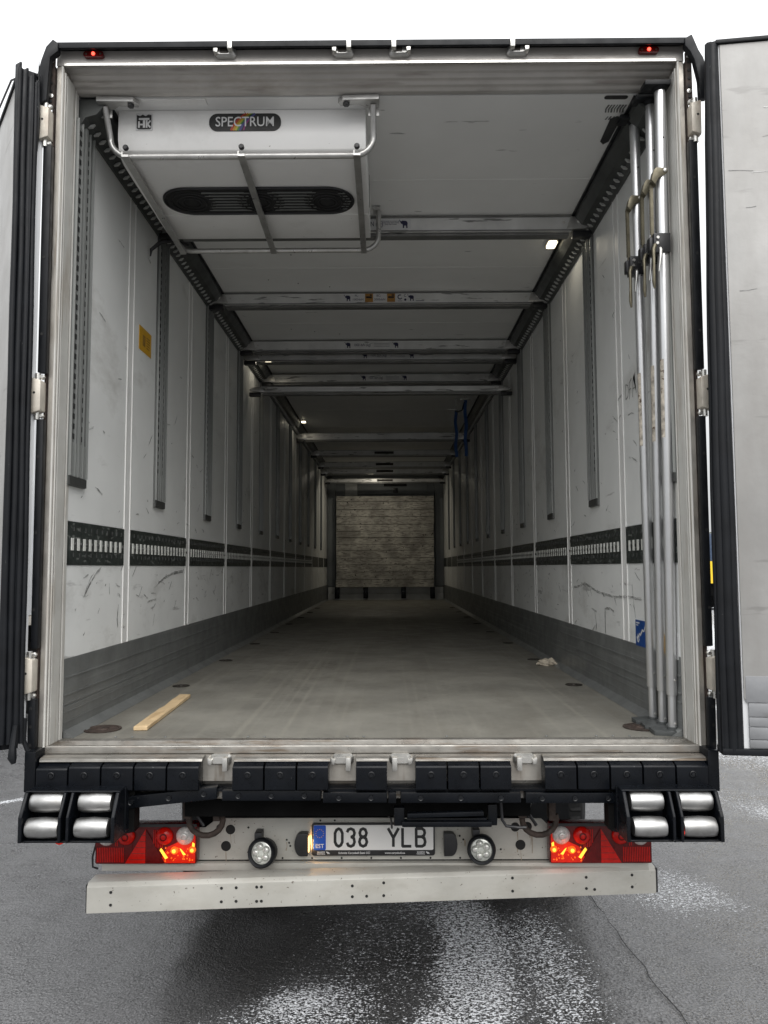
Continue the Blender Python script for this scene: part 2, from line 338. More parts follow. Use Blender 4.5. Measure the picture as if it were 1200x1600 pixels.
def mixc(f, a, b_):
    x = n.new('ShaderNodeMix'); x.data_type = 'RGBA'; l.new(f, x.inputs[0])
    for k, v in (('A', a), ('B', b_)):
        if isinstance(v, tuple): x.inputs[k].default_value = (*v, 1)
        else: l.new(v, x.inputs[k])
    return x.outputs['Result']
asn = n.new('ShaderNodeAttribute'); asn.attribute_name = 'snow'; awt = n.new('ShaderNodeAttribute'); awt.attribute_name = 'wet_shade'
fine = tnoise(95, 3); mid = tnoise(7, 4); grit = tnoise(85, 4, (1, 1.5, 1), .7); grit2 = tnoise(36, 3, (1, 1.6, 1), .6)
vor = n.new('ShaderNodeTexVoronoi'); vor.inputs['Scale'].default_value = 130; l.new(geo.outputs['Position'], vor.inputs['Vector'])
dry = mixc(mr(fine, .35, .68, 0, 1), (.02, .02, .021), (.22, .22, .224)); dry = mixc(mr(mid, .35, .7, 0, .5), dry, (.17, .17, .174))
wet_shade_col = mixc(mr(fine, .4, .7, 0, 1), (.008, .008, .008), (.05, .047, .044))  # near-black asphalt: dampness and under-trailer shade both put into the colour
base = mixc(awt.outputs['Fac'], dry, wet_shade_col)
thr = mth('ADD', mth('MULTIPLY', grit, .75), mth('MULTIPLY', grit2, .35))
sm = mr(mth('SUBTRACT', mth('ADD', thr, mth('MULTIPLY', asn.outputs['Fac'], .30)), .73), 0, .02, 0, 1)
sm = mth('MULTIPLY', sm, mr(asn.outputs['Fac'], .02, .12, 0, 1))
col = mixc(sm, base, (.80, .82, .85)); l.new(col, b.inputs['Base Color'])
rg = mth('ADD', mth('MULTIPLY', awt.outputs['Fac'], .02), mr(tnoise(3, 4), .35, .65, .22, .42)); rg = mth('MAXIMUM', rg, mth('MULTIPLY', sm, .7)); l.new(rg, b.inputs['Roughness'])
bp = n.new('ShaderNodeBump'); bp.inputs['Strength'].default_value = .7; bp.inputs['Distance'].default_value = .007
und = n.new('ShaderNodeBump'); und.inputs['Strength'].default_value = .55; und.inputs['Distance'].default_value = .03
l.new(mth('ADD', mth('MULTIPLY', tnoise(22, 4, (1, 1.4, 1), .65), .8), mth('MULTIPLY', tnoise(60, 3), .35)), und.inputs['Height']); l.new(und.outputs[0], bp.inputs['Normal'])
hh = mth('ADD', mth('ADD', fine, mth('MULTIPLY', vor.outputs['Distance'], .5)), mth('MULTIPLY', sm, .6)); l.new(hh, bp.inputs['Height']); l.new(bp.outputs[0], b.inputs['Normal'])
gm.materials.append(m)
# the asphalt joint
cr = MB(); pts = []
for i in range(26):
    t = i / 25; pts.append((1.19 + .16 * t + random.uniform(-.012, .012) + .008 * math.sin(t * 7), 2.0 - 2.3 * t))
cr.ribbon(pts, .004, 'z', .006, .002, .6)
cm = bpy.data.meshes.new('pavement_crack'); cm.from_pydata(cr.v, [], cr.f); cm.materials.append(M['hole'])
co = new_obj('pavement_crack', cm); co['kind'] = 'structure'; co['label'] = 'thin dark crack running through the damp asphalt'

# ------------------------------------------------------------------ the semi trailer
T = thing('semi_trailer', 'white refrigerated semi trailer standing with its rear doors folded open and cargo hold empty', 'semi trailer')
W, CZ, LEN = 1.245, 2.68, 13.35
Y0, PER = .85, 1.153
seams = [Y0 + i * PER for i in range(11)]
edges = [.145] + seams + [LEN]
# floor, skins, roof
fl = part('floor', MB().box(-1.27, 1.27, .14, LEN + .2, -.13, 0), M['floor'], T)
for s in (-1, 1):   # kerb moulding along the wall foot
    part('floor_edge', MB().prism([(s * W, 0.001), (s * (W - .045), .001), (s * (W - .03), .012), (s * W, .03)], 'y', .146, LEN), M['kick'], fl)
for i, (dx, dy) in enumerate([(-1.144, .312), (1.136, .322)] + [(sx * 1.132, y) for y in (1.49, 2.70, 3.92, 5.1, 6.3, 7.5, 8.7, 9.9) for sx in (-1, 1)]):
    rr = .078 if i < 2 else .048
    d = MB(); d.lathe((dx, dy, .002), [(rr, 0), (rr, .003), (rr * .85, .004), (rr * .8, .001), (rr * .35, .001), (rr * .3, .006), (.001, .006)], 'z', 24)
    part('lashing_ring_recess', d, M['rust'] if i < 2 else M['drain'], fl, smooth=30, label='rusty recessed ring by the sill' if i < 2 else None)
rs = MB()
for i in (1, 2, 4, 9, 10, 15, 16, 21, 27, 30, 31, 32):   # rivets along the floor end
    rs.lathe((-1.1 + i * 2.2 / 33, .16, .0015), [(.006, 0), (.004, .003)], 'z', 8)
part('floor_rivet', rs, M['track'], fl, kind='stuff', smooth=40)
walls = {}
for s in (-1, 1):
    w = part('side_wall', MB().box(s * 1.253, s * 1.30, .14, LEN + .25, -.12, 2.78), M['skin'], T); walls[s] = w
    # seven sheets per bay
    for i in range(len(edges) - 1):
        a, b2 = edges[i] + (.044 if i else 0), edges[i + 1] - (.044 if i < len(edges) - 2 else 0)
        part('wall_panel', MB().box(s * W, s * 1.253, a, b2, .876, CZ + .01), M['wall'], w)
        part('wall_panel', MB().box(s * W, s * 1.253, a, b2, .314, .693), M['wall_low'], w)
        bd = MB().box(s * (W - .004), s * 1.253, a, b2, .695, .873)
        pitch = .0625; k = 0; sl = MB(); em = MB()
        y = a + .03
        while y < b2 - .02 and i < 9:
            sl.box(s * (W - .0045), s * (W - .008), y, y + .021, .755, .806)
            for zz_ in (.835, .727): em.box(s * (W - .004), s * (W - .0075), y + .024, y + .031, zz_, zz_ + .018)
            em.lathe((s * (W - .006), y + .042, .781), [(.009, -.003), (.007, .003)], 'x', 8)
            y += pitch
        bo = part('lashing_rail', bd, M['band'], w)
        if sl.v:
            part('rail_slot', sl, M['slot'], w, kind='stuff'); part('rail_rivet', em, M['capm'], w, kind='stuff')
    for y in seams:
        for z0, z1 in ((.314, CZ),):
            part('joint_strip', MB().box(s * (W - .0005), s * 1.253, y - .043, y + .043, z0, z1), M['strip'], w)
            for q in (-.040, .040): part('joint_bead', MB().box(s * (W - .004), s * 1.252, y + q - .004, y + q + .004, z0, z1), M['edge'], w)
    part('kick_plate', MB().prism([(s * 1.253, .0), (s * (W - .004), .0), (s * (W - .004), .12), (s * (W - .002), .125), (s * (W - .002), .305), (s * (W - .001), .313), (s * 1.253, .313)], 'y', .146, LEN), M['kick'], w)
    kl = MB()
    for zz_ in (.055, .095, .128, .165, .235): kl.box(s * (W - .0022), s * (W - .0055), .147, LEN - .01, zz_, zz_ + .006)
    part('kick_plate_rib', kl, M['kick'], w, kind='stuff')
    # vertical tracks for decking beams
    proto = None
    tr0 = .20
    def trk():
        a = MB().box(s * (W - .001), s * (W - .011), tr0 - .088, tr0 + .088, 1.02, 2.575)
        rib = MB(); ho = MB()
        for q, w_ in ((-.085, .004), (-.040, .003), (-.006, .004), (.006, .004), (.040, .003), (.085, .004)):
            rib.box(s * (W - .011), s * (W - .021), tr0 + q - w_ / 2, tr0 + q + w_ / 2, 1.06, 2.575)
        for q in (-.063, -.023, .023, .063):
            rib.box(s * (W - .0112), s * (W - .015), tr0 + q - .012, tr0 + q + .012, 1.06, 1.20)
        z = 1.215
        while z < 2.55:
            for q in (-.045, .045): ho.box(s * (W - .0112), s * (W - .0135), tr0 + q - .010, tr0 + q + .010, z, z + .022)
            z += .042
        cap = MB().box(s * (W - .0115), s * (W - .0175), tr0 - .087, tr0 + .087, 1.022, 1.058)
        pa = part('vertical_track', a, M['track'], w)
        return [pa, part('track_rib', rib, M['trackrib'], w, kind='stuff'), part('track_slot', ho, M['hole'], w, kind='stuff'), part('track_end_cap', cap, M['capm'], w)]
    proto = trk()
    for i in range(1, 11):
        for o in proto: copy_part(o, w, (0, PER * i, 0))
# roof and ceiling
roof = part('roof', MB().box(-1.30, 1.30, .14, LEN + .25, 2.70, 2.785), M['skin'], T)
for i in range(len(edges) - 1):
    part('ceiling_panel', MB().box(-1.14, 1.14, edges[i] + .002, edges[i + 1] - .002, CZ, 2.70), M['ceil'], roof)
    if i < 11: part('ceiling_joint', MB().box(-1.138, 1.138, edges[i + 1] - .004, edges[i + 1] + .004, CZ - .0015, CZ + .002), M['edge'], roof)
dm = MB(); random.seed(3)
for y in (1.25, 2.2, 3.3):
    for k in range(5): dm.lathe((-.75 + (k % 3) * .2 + random.uniform(-.01, .01), y + .25 * (k // 3) + k * .07, CZ - .001), [(.005, 0), (.004, -.003)], 'z', 7)
part('ceiling_screw', dm, M['track'], roof, kind='stuff')
for s in (-1, 1):
    rb = MB().prism([(s * W, 2.575), (s * (W - .012), 2.572), (s * (W - .03), 2.60), (s * (W - .075), 2.612), (s * (W - .108), 2.65), (s * (W - .112), CZ), (s * W, CZ)], 'y', .15, LEN)
    r0 = part('roof_rail', rb, M['rail'], T)
    dk = MB().box(s * (W - .112), s * (W - .124), .15, LEN, CZ - .012, CZ - .001); part('rail_seal', dk, M['rubber'], r0)
    te = MB(); y = .2
    while y < 11:
        te.prism([(s * (W - .020), 2.584), (s * (W - .032), 2.596), (s * (W - .050), 2.600), (s * (W - .038), 2.586)], 'y', y, y + .013); y += .062
    part('rail_tooth', te, M['tooth'], r0, kind='stuff')
# bulkhead at the far end
bk = part('front_bulkhead', MB().box(-1.25, 1.25, LEN, LEN + .1, 0, CZ), M['bulk'], T)
for s in (-1, 1): part('bulkhead_post', MB().box(s * 1.06, s * 1.24, LEN - .12, LEN, .28, CZ - .1), M['bulk'], bk, bevel=.01)
part('bulkhead_base', MB().box(-1.22, 1.22, LEN - .14, LEN - .001, .0, .135), M['bulkl'], bk, bevel=.006)
part('bulkhead_base', MB().box(-1.22, 1.22, LEN - .12, LEN - .001, .138, .27), M['bulkl'], bk, bevel=.006)
for x in (-1.02, -.42, .38, .99): part('pallet_stop', MB().box(x - .05, x + .05, LEN - .20, LEN - .14, .03, .27), M['black'], bk, bevel=.005)
part('air_duct', MB().box(-.86, -.60, LEN - .05, LEN - .001, 2.2, 2.6), M['bulkl'], bk, bevel=.004)
part('air_intake', MB().box(-.58, .9, LEN - .04, LEN - .001, 2.25, 2.6), M['bulk'], bk, bevel=.004)
part('intake_grille', MB().box(-.03, .46, LEN - .06, LEN - .041, 2.42, 2.58), M['hole'], bk)
part('control_box', MB().box(.17, .27, LEN - .07, LEN - .041, 2.27, 2.38), M['plastic'], bk, bevel=.004)
# three lit ceiling lamps, plus one added just to brighten the end board
def lamp(x, y, s, e):
    h = part('interior_lamp', MB().prism(rrect(x - .034, x + .034, y - .060, y + .060, .015), 'z', CZ - .014, CZ), M['chrome'], roof, smooth=30)
    part('lamp_lens', MB().prism(rrect(x - .026, x + .026, y - .048, y + .048, .012), 'z', CZ - .02, CZ - .0142), M['lamp'], roof, smooth=30)
    ld = bpy.data.lights.new('lamp_glow', 'AREA'); ld.shape = 'RECTANGLE'; ld.size = .05; ld.size_y = .09; ld.energy = e; ld.color = (1, .92, .76)
    lo = new_obj('lamp_glow', ld, roof); lo.location = (x, y, CZ - .024)
lamp(1.085, 1.62, 1, .18); lamp(-1.085, 4.25, -1, .18); lamp(-1.085, 7.31, -1, .15); lamp(-.22, 11.86, 1, 4.0)  # the last is an added fill lamp for the board, no known fitting
# wall stickers, scuffs, handwriting
gs = part('yellow_sign', MB().box(-(W - .0006), -(W - .003), .977, 1.177, 1.838, 1.967), M['gold'], walls[-1])
pg_ = MB().box(-(W - .0031), -(W - .0036), 1.03, 1.075, 1.87, 1.93)
for k in range(5): pg_.box(-(W - .0031), -(W - .0036), 1.095, 1.15, 1.87 + k * .014, 1.876 + k * .014)
part('sign_print', pg_, M['golddk'], walls[-1])
bs_ = part('blue_sticker', MB().box(W - .0006, W - .003, .50, .70, .308, .428), M['blue2'], walls[1])
pr = MB()
pr.ribbon([(.67, .335), (.665, .36), (.655, .345), (.645, .365), (.63, .36), (.60, .385), (.58, .38), (.555, .41)], .009, 'x', W - .0040, .0009, .4)
pr.ribbon([(.68, .35), (.672, .33), (.66, .325), (.65, .34)], .008, 'x', W - .0040, .0009, .4)
for k in range(4): pr.box(W - .0031, W - .0038, .51, .55, .315 + k * .009, .319 + k * .009)
pr.box(W - .0031, W - .0038, .64, .69, .412, .418); pr.box(W - .0031, W - .0038, .66, .69, .402, .406)
part('sticker_print', pr, M['sticker'], walls[1])
part('yellow_sticker', MB().box(W - .0006, W - .003, .25, .33, .309, .387), M['gold'], walls[1])
part('paper_label', MB().box(W - .0006, W - .003, .17, .24, .30, .41), M['sticker'], walls[1])
sk = MB()
def scuff(s, pts, w):
    """a rub mark: a bundle of thin broken strands"""
    fine = []
    for i in range(len(pts) - 1):
        a, b = Vector(pts[i]), Vector(pts[i + 1])
        m_ = max(2, int((b - a).length / .012))
        fine += [a + (b - a) * t / m_ for t in range(m_)]
    fine.append(Vector(pts[-1])); n_ = max(2, int(w / .0017))
    for k in range(n_):
        off = (k / (n_ - 1) - .5) * w * 1.3; i = random.randint(0, 2)
        while i < len(fine) - 1:
            j = min(len(fine), i + random.randint(2, 9)); seg_ = fine[i:j + 1]
            if len(seg_) > 1:
                sk.ribbon([(q.x + off * .45 + random.uniform(-.0006, .0006), q.y + off + random.uniform(-.0006, .0006)) for q in seg_], random.uniform(.0007, .0022), 'x', s * (W - .0016) , (.0005 if s < 0 else -.0005), .6)
            i = j + random.randint(0, 4)
scuff(1, [(1.90, .553), (1.75, .560), (1.63, .582), (1.50, .562), (1.36, .540), (1.20, .530), (1.03, .521), (.8, .531), (.6, .528)], .008)
scuff(1, [(1.72, .585), (1.6, .563), (1.52, .572)], .005); scuff(1, [(1.21, .45), (1.215, .39), (1.212, .317)], .012); scuff(1, [(1.21, .455), (1.12, .458), (1.05, .445)], .007)
scuff(1, [(1.42, .42), (1.39, .36), (1.40, .33)], .012); scuff(1, [(1.5, .44), (1.38, .425)], .006); scuff(1, [(.74, .60), (.72, .5), (.70, .44)], .005)
scuff(-1, [(.517, .683), (.47, .662), (.42, .632), (.37, .595), (.341, .565)], .010); scuff(-1, [(.44, .665), (.40, .64), (.36, .60), (.33, .56)], .004)
scuff(-1, [(1.371, .590), (1.50, .622), (1.65, .645), (1.80, .655)], .010); scuff(-1, [(1.7, .652), (1.9, .660), (1.92, .672)], .012)
scuff(-1, [(1.2, .50), (1.35, .505)], .006); scuff(-1, [(.75, .50), (.74, .44), (.75, .40)], .009); scuff(-1, [(.62, .62), (.63, .56)], .004); scuff(-1, [(1.3, .36), (1.33, .43)], .005)
scuff(1, [(.98, 1.46), (.90, 1.42), (.84, 1.44)], .006); scuff(1, [(.92, 1.52), (.82, 1.54)], .004); scuff(1, [(.6, 1.17), (.68, 1.2), (.73, 1.21)], .004)
random.seed(11)
for k in range(240):
    s = random.choice((-1, 1)); y = random.uniform(.2, 4.2); z = random.choice((random.uniform(.34, .67), random.uniform(.45, .67), random.uniform(.9, 1.6), random.uniform(.9, 2.4)))
    a = random.uniform(-.5, .9); L2 = random.uniform(.01, .10)
    scuff(s, [(y, z), (y + L2 * .5 * math.cos(a), z + L2 * .5 * math.sin(a) + random.uniform(-.004, .004)), (y + L2 * math.cos(a), z + L2 * math.sin(a))], random.uniform(.0012, .006))
part('wall_scuff', sk, M['scuff'], walls[1], kind='stuff')
hw = MB()
for st in ([(.755, 1.575), (.758, 1.50)], [(.755, 1.575), (.725, 1.565), (.715, 1.54), (.725, 1.51), (.757, 1.50)], [(.70, 1.57), (.70, 1.49)], [(.70, 1.57), (.665, 1.585)], [(.70, 1.535), (.675, 1.54)], [(.655, 1.49), (.64, 1.58), (.62, 1.60), (.60, 1.50)], [(.65, 1.53), (.61, 1.53)]):
    hw.ribbon(st, .004, 'x', W - .0012, .0006, .3)
part('handwriting', hw, M['track'], walls[1])

# rear frame
fr = part('rear_frame', MB().prism([(0, 2.727), (0, 2.79), (.14, 2.79), (.14, 2.682), (.115, 2.682), (.105, 2.692), (.09, 2.694), (.082, 2.706), (.066, 2.708), (.058, 2.722), (.045, 2.724), (.038, 2.738), (.02, 2.738), (.018, 2.727)], 'x', -1.277, 1.277), M['header'], T, bevel=.0015, seg=1)
part('roof_edge_cap', MB().prism([(-.003, 2.7905), (-.040, 2.770), (-.044, 2.773), (-.044, 2.796), (-.03, 2.806), (.3, 2.806), (.3, 2.792), (-.003, 2.792)], 'x', -1.272, 1.295), M['rubber'], fr, bevel=.003)
part('header_lip', MB().prism([(-.008, 2.722), (-.008, 2.732), (-.001, 2.736), (-.001, 2.722)], 'x', -1.243, 1.243), M['chrome'], fr)
for s in (-1, 1):
    part('frame_post', MB().box(s * 1.2455, s * 1.277, .0, .14, -.02, 2.726), M['steel'], fr, bevel=.004, seg=1)
    j = MB()
    for y0, y1, dx in ((.004, .014, .006), (.024, .098, .005), (.106, .134, .007)): j.box(s * (1.2453 - dx), s * 1.2453, y0, y1, .0, 2.70)
    part('door_jamb', j, M['jamb'], fr, bevel=.002, seg=1)
    part('frame_edge', MB().box(s * 1.278, s * 1.288, -.004, .12, -.02, 2.72), M['rust'], fr)
    part('post_bead', MB().tube([(s * 1.250, -.004, -.0), (s * 1.250, -.004, 2.72)], .0045, 8), M['jamb'], fr, smooth=40)
    # perforated top bracket with two screws
    pb = MB().box(s * 1.2785, s * 1.303, -.012, -.004, 2.545, 2.755); part('corner_bracket', pb, M['rust'], fr)
    for z in (2.715, 2.68, 2.645, 2.61, 2.568): part('bracket_hole', MB().lathe((s * 1.291, -.0135, z), [(.006, -.001), (.006, .001)], 'y', 10), M['hole'], fr)
    for z in (2.738, 2.59):
        part('screw', MB().lathe((s * 1.29, -.0135, z), [(.0095, 0), (.0095, -.002), (.004, -.0035), (.003, -.001)], 'y', 14), M['chrome'], fr, smooth=30)
# corner gussets of rubber
part('corner_flap', MB().prism([(-1.273, 2.806), (-1.252, 2.790), (-1.252, 2.755), (-1.283, 2.730), (-1.292, 2.55), (-1.332, 2.53), (-1.332, 2.66), (-1.318, 2.72), (-1.300, 2.775)], 'y', -.05, -.02), M['rubber'], fr, bevel=.004)
part('corner_flap', MB().prism([(1.293, 2.806), (1.265, 2.790), (1.265, 2.758), (1.284, 2.735), (1.300, 2.70), (1.316, 2.62), (1.318, 2.54), (1.345, 2.54), (1.350, 2.66), (1.335, 2.71), (1.318, 2.74), (1.305, 2.775)], 'y', -.05, -.02), M['rubber'], fr, bevel=.004)
# sill
sl_ = part('rear_sill', MB().prism([(0, -.026), (0, .0), (.003, .004), (.012, .004), (.014, -.018), (.05, -.022), (.104, -.018), (.108, 0), (.1395, .001), (.1395, -.2), (.02, -.2), (.02, -.026)], 'x', -1.2765, 1.2765), M['sill'], T, bevel=.0015, seg=1)
part('sill_plate', MB().prism([(.0195, -.027), (-.010, -.030), (-.012, -.125), (.0195, -.125)], 'x', -1.255, 1.26), M['steel'], sl_)
for a, b2 in ((-.555, -.155), (-.065, .075), (.15, .545)):
    pass
groups = [(-1.243, -.634, 5), (-.515, -.155, 3), (-.058, .063, 1), (.163, .522, 3), (.64, 1.246, 5)]
for gi, (a, b2, k) in enumerate(groups):
    part('bumper_cover', MB().prism([(-.011, -.0262), (-.013, -.0255), (-.052, -.0285), (-.060, -.033), (-.062, -.042), (-.056, -.036), (-.013, -.0305)], 'x', a + .003, b2 + .004), M['sill'], sl_, bevel=.001, seg=1)
    w_ = (b2 - a) / k
    for i in range(k):
        x0, x1 = a + i * w_ + .003, a + (i + 1) * w_ - .003
        dz = .0
        if gi == 0 and i == 0: dz = .006
        bl = part('dock_bumper', MB().prism([(-.013, -.035), (-.056, -.040 - dz), (-.064, -.047 - dz), (-.082, -.052 - dz), (-.087, -.058 - dz), (-.087, -.137), (-.080, -.143), (-.013, -.143)], 'x', x0, x1), M['black'], T, bevel=.003)
        cx = (x0 + x1) / 2
        part('bumper_bolt', MB().lathe((cx, -.0872, -.084), [(.0125, .001), (.0125, -.0035), (.0105, -.0045), (.009, -.001), (.0055, -.0008), (.0045, -.005), (.001, -.005)], 'y', 16), M['bolt'], bl, smooth=30)
# corner end blocks
for s in (-1, 1):
    part('corner_buffer', MB().prism([(s * 1.247, -.0), (s * 1.29, -.0), (s * 1.29, -.15), (s * 1.247, -.15)], 'y', -.075, .1), M['black'], T, bevel=.006)
# ledge and rails under the bumpers
part('bumper_ledge', MB().box(-.66, .96, -.055, .02, -.152, -.1435), M['black'], T)
lr = [(-.552, -.185, -.139), (-.178, .06, -.147), (.064, .094, -.149), (.110, .555, -.148), (.572, .935, -.150)]
for a, b2, zt in lr:
    o = part('buffer_rail', MB().box(a, b2, -.075, -.02, zt - .042, zt - .004), M['black'], T, bevel=.005)
    nb = max(1, round((b2 - a) / .13))
    if b2 - a > .1:
        for i in range(nb): part('rail_bolt', MB().lathe((a + (i + .5) * (b2 - a) / nb, -.0755, zt - .022), [(.0105, .001), (.0105, -.003), (.008, -.001), (.005, -.001), (.004, -.004), (.001, -.004)], 'y', 14), M['bolt'], o, smooth=30)
o = part('buffer_rail', MB().prism([(-.93, -.168), (-.572, -.132), (-.572, -.176), (-.93, -.213)], 'y', -.07, -.02), M['black'], T, bevel=.005)
for x in (-.89, -.75, -.62): part('rail_bolt', MB().lathe((x, -.0705, -.19 + (x + .93) * .11), [(.0105, .001), (.0105, -.003), (.008, -.001), (.005, -.001), (.004, -.004), (.001, -.004)], 'y', 14), M['bolt'], o, smooth=30)
# door keepers, top and bottom
def keeper(cx, z, s, up):
    pr_ = fr if up else sl_; mm = M['galv'] if up else M['chrome']
    kb = MB(); a0, a1 = rrect(cx - .041, cx + .041, z - .020, z + .020, .014, 4), rrect(cx - .033, cx + .033, z - .013, z + .013, .010, 4)
    n_ = len(a0); kb.add([(x, -.002, q) for x, q in a0] + [(x, -.014, q) for x, q in a0] + [(x, -.026, q) for x, q in a1],
        [tuple(range(n_))[::-1], tuple(range(2 * n_, 3 * n_))] + [(o_ + i, o_ + (i + 1) % n_, o_ + n_ + (i + 1) % n_, o_ + n_ + i) for o_ in (0, n_) for i in range(n_)])
    part('door_keeper', kb, mm, pr_, smooth=30)
    part('keeper_recess', MB().box(cx - .022, cx + .012, -.0275, -.0262, z - .010, z + .009), M['drain'] if up else mm, pr_)
    part('keeper_prong', MB().box(cx + s * .012, cx + s * .032, -.052, -.010, z - .008 if up else z - .036, z + .042 if up else z + .014), M['chrome'], pr_, bevel=.005)
    part('keeper_prong', MB().prism([(cx - s * .046, z - .012), (cx - s * .030, z - .016), (cx - s * .028, z + .004), (cx - s * .046, z + (.028 if up else .012))], 'y', -.040, -.008), M['chrome'], pr_, bevel=.003)
for cx, s in ((-.583, 1), (-.104, 1), (.121, -1), (.598, -1)): keeper(cx, 2.768, s, True)
for cx, s in ((-.570, 1), (-.107, 1), (.111, -1), (.578, -1)): keeper(cx, -.045, s, False)
# red marker lamps on the header
for cx in (-1.122, 1.132):
    o = part('marker_lamp', MB().prism(rrect(cx - .041, cx + .041, 2.753, 2.778, .0115), 'y', -.016, -.0005), M['markl'], fr, smooth=30)
    part('lamp_screw', MB().lathe((cx - .029, -.017, 2.7655), [(.005, 0), (.004, -.002)], 'y', 10).lathe((cx + .029, -.017, 2.7655), [(.005, 0), (.004, -.002)], 'y', 10), M['rust'], fr)
    part('lamp_diode', MB().lathe((cx, -.017, 2.766), [(.0075, 0), (.006, -.004), (.001, -.006)], 'y', 12), M['redled'], fr, smooth=60)
# black wear labels on the ceiling and the access plate
part('ceiling_label', MB().prism(rrect(1.0, 1.10, .150, .175, .0115), 'z', CZ - .0025, CZ - .0006), M['blk'], roof)
lb = MB()
for k in range(7): lb.ribbon([(1.035 + k * .0125, .215), (1.03 + k * .0125, .245), (1.035 + k * .0125, .27)], .006, 'z', CZ - .0022, .001, .4)
for k in range(5): lb.ribbon([(1.055 + k * .014, .30), (1.05 + k * .014, .325)], .005, 'z', CZ - .0022, .001, .5)
part('ceiling_print', lb, M['track'], roof)
part('ceiling_label', MB().prism([(1.07, .32), (1.095, .30), (1.118, .31), (1.115, .50), (1.095, .525), (1.075, .50)], 'z', CZ - .0025, CZ - .0006), M['blk'], roof, bevel=.0)
o = part('ceiling_plate', MB().box(-.98, -.705, .15, .19, CZ - .006, CZ - .0006), M['unit'], roof)
# hinges and locking bars
hz = (2.458, 1.352, .274)
for s in (-1, 1):
    for z in hz:
        h = part('hinge', MB().prism([(s * 1.279, z - .060), (s * 1.318, z - .072), (s * 1.320, z + .072), (s * 1.279, z + .060)], 'y', -.055, -.005), M['hinge'], fr, bevel=.007)
        part('hinge_pin', MB().tube([(s * 1.302, -.03, z - .092), (s * 1.302, -.03, z + .09)], .011, 10), M['chrome'], fr, smooth=40)
        for q in (-.077, .077): part('hinge_bolt', MB().lathe((s * 1.286, -.02, z + q), [(.010, 0), (.010, -.01), (.006, -.014)], 'y', 8), M['chrome'], fr)
        part('hinge_hole', MB().lathe((s * 1.304, -.0555, z + .01), [(.005, .0), (.004, -.0008)], 'y', 8), M['hole'], fr)
    for z0, z1 in ((1.445, 2.375), (.375, 1.262), (-.02, .185)):
        wd = .0
        lb_ = part('rubber_bar', MB().prism([(s * 1.272, z0), (s * (1.299 if z0 < 1 else 1.303), z0 + .002), (s * (1.302 if z0 < 1 else 1.307), z1), (s * 1.274, z1)], 'y', -.034, -.006), M['rubber'], fr, bevel=.003)
        for k in range(3): part('bar_hole', MB().lathe((s * 1.290, -.0345, z0 + (z1 - z0) * (k + .5) / 3), [(.006, .0), (.006, -.0008)], 'y', 9), M['hole'], fr)

# doors
def door(s, hx, hy, ang, z0, z1, flares):
    """leaf built along local +x from the hinge; inner face looks to local -y"""
    root = T; ca, sa = math.cos(ang), math.sin(ang)
    def tf(mb):
        out = MB()
        out.v = [(hx + (x * ca - y * sa), hy + (x * sa + y * ca), z) for x, y, z in mb.v]; out.f = mb.f; return out
    L_ = 1.20; side = -1 if s > 0 else 1   # local y of the inner face
    yf = lambda a: side * a
    d = part('door', tf(MB().box(.012, L_, yf(-.085), yf(0), z0 + .01, z1 - .012)), M['skin'], T, label='open rear door leaf')
    part('door_panel', tf(MB().box(.016, L_ - .01, yf(0), yf(.006), z0 + .185, z1 - .016)), M['doorp'], d, bevel=.003)
    zc = z0 + .016
    for h2 in (.03, .045, .035, .05):
        part('door_kick_plate', tf(MB().box(.030, L_ - .012, yf(0), yf(.009), zc, zc + h2 - .0025)), M['doork'], d, bevel=.0015); zc += h2
    part('door_kick_plate', tf(MB().box(.022, L_ - .012, yf(0), yf(.008), zc, z0 + .27)), M['doork'], d, bevel=.0015)
    part('door_seal', tf(MB().box(-.0, L_ + .01, yf(-.09), yf(.014), z1 - .014, z1 + .002)), M['rubber'], d, bevel=.004)
    part('door_seal', tf(MB().box(-.066 if s > 0 else 0, L_ + .01, yf(-.06), yf(.016), z0 - .012, z0 + .012)), M['rubber'], d, bevel=.004)
    part('door_seal', tf(MB().box(L_ - .01, L_ + .02, yf(-.09), yf(.014), z0 - .004, z1 - .0)), M['rubber'], d, bevel=.004)
    # ribbed gasket down the hinge edge
    for i, (xt, xb, yy, r) in enumerate(flares):
        n_ = 14; pts = []
        for k in range(n_ + 1):
            t = k / n_; pts.append((xb + (xt - xb) * t ** 2.2 + .0012 * math.sin(k * 1.7 + i), yf(yy), z0 - .004 + (z1 - z0) * t - (.010 * (i % 2) * t)))
        part('gasket_rib', tf(MB().tube(pts, r, 8)), M['rubber'], d, smooth=50)
    return d, tf
dR, tR = door(1, 1.337, -.15, math.radians(-7), .012, 2.698,
    [(-.002, -.006, -.002, .015), (-.010, -.028, -.001, .019), (-.018, -.050, -.006, .018), (-.024, -.066, -.012, .009)])
random.seed(17)
for k in range(9):     # rub marks on the inner face of the leaf
    x0, z0 = random.uniform(.02, .20), random.uniform(.35, 2.6); L5 = random.uniform(.015, .10); a = random.uniform(-.15, .3)
    mk = MB(); mk.ribbon([(x0, z0), (x0 + L5 * .5, z0 + L5 * .5 * a + random.uniform(-.003, .003)), (x0 + L5, z0 + L5 * a)], random.uniform(.0008, .0018), 'y', -.0072, .0006, .6)
    part('rub_mark', tR(mk), M['strip'] if k % 4 == 0 else M['scuff'], dR)
part('rubber_flap', MB().prism([(1.314, -.11), (1.332, -.15), (1.338, -.13), (1.33, -.09)], 'z', .0, 2.67), M['rubber'], dR, bevel=.003)
part('gasket_web', MB().prism([(1.272, .03), (1.345, .03), (1.345, 2.66), (1.322, 2.66), (1.300, 2.2), (1.282, 1.4)], 'y', -.150, -.125), M['rubber'], dR)
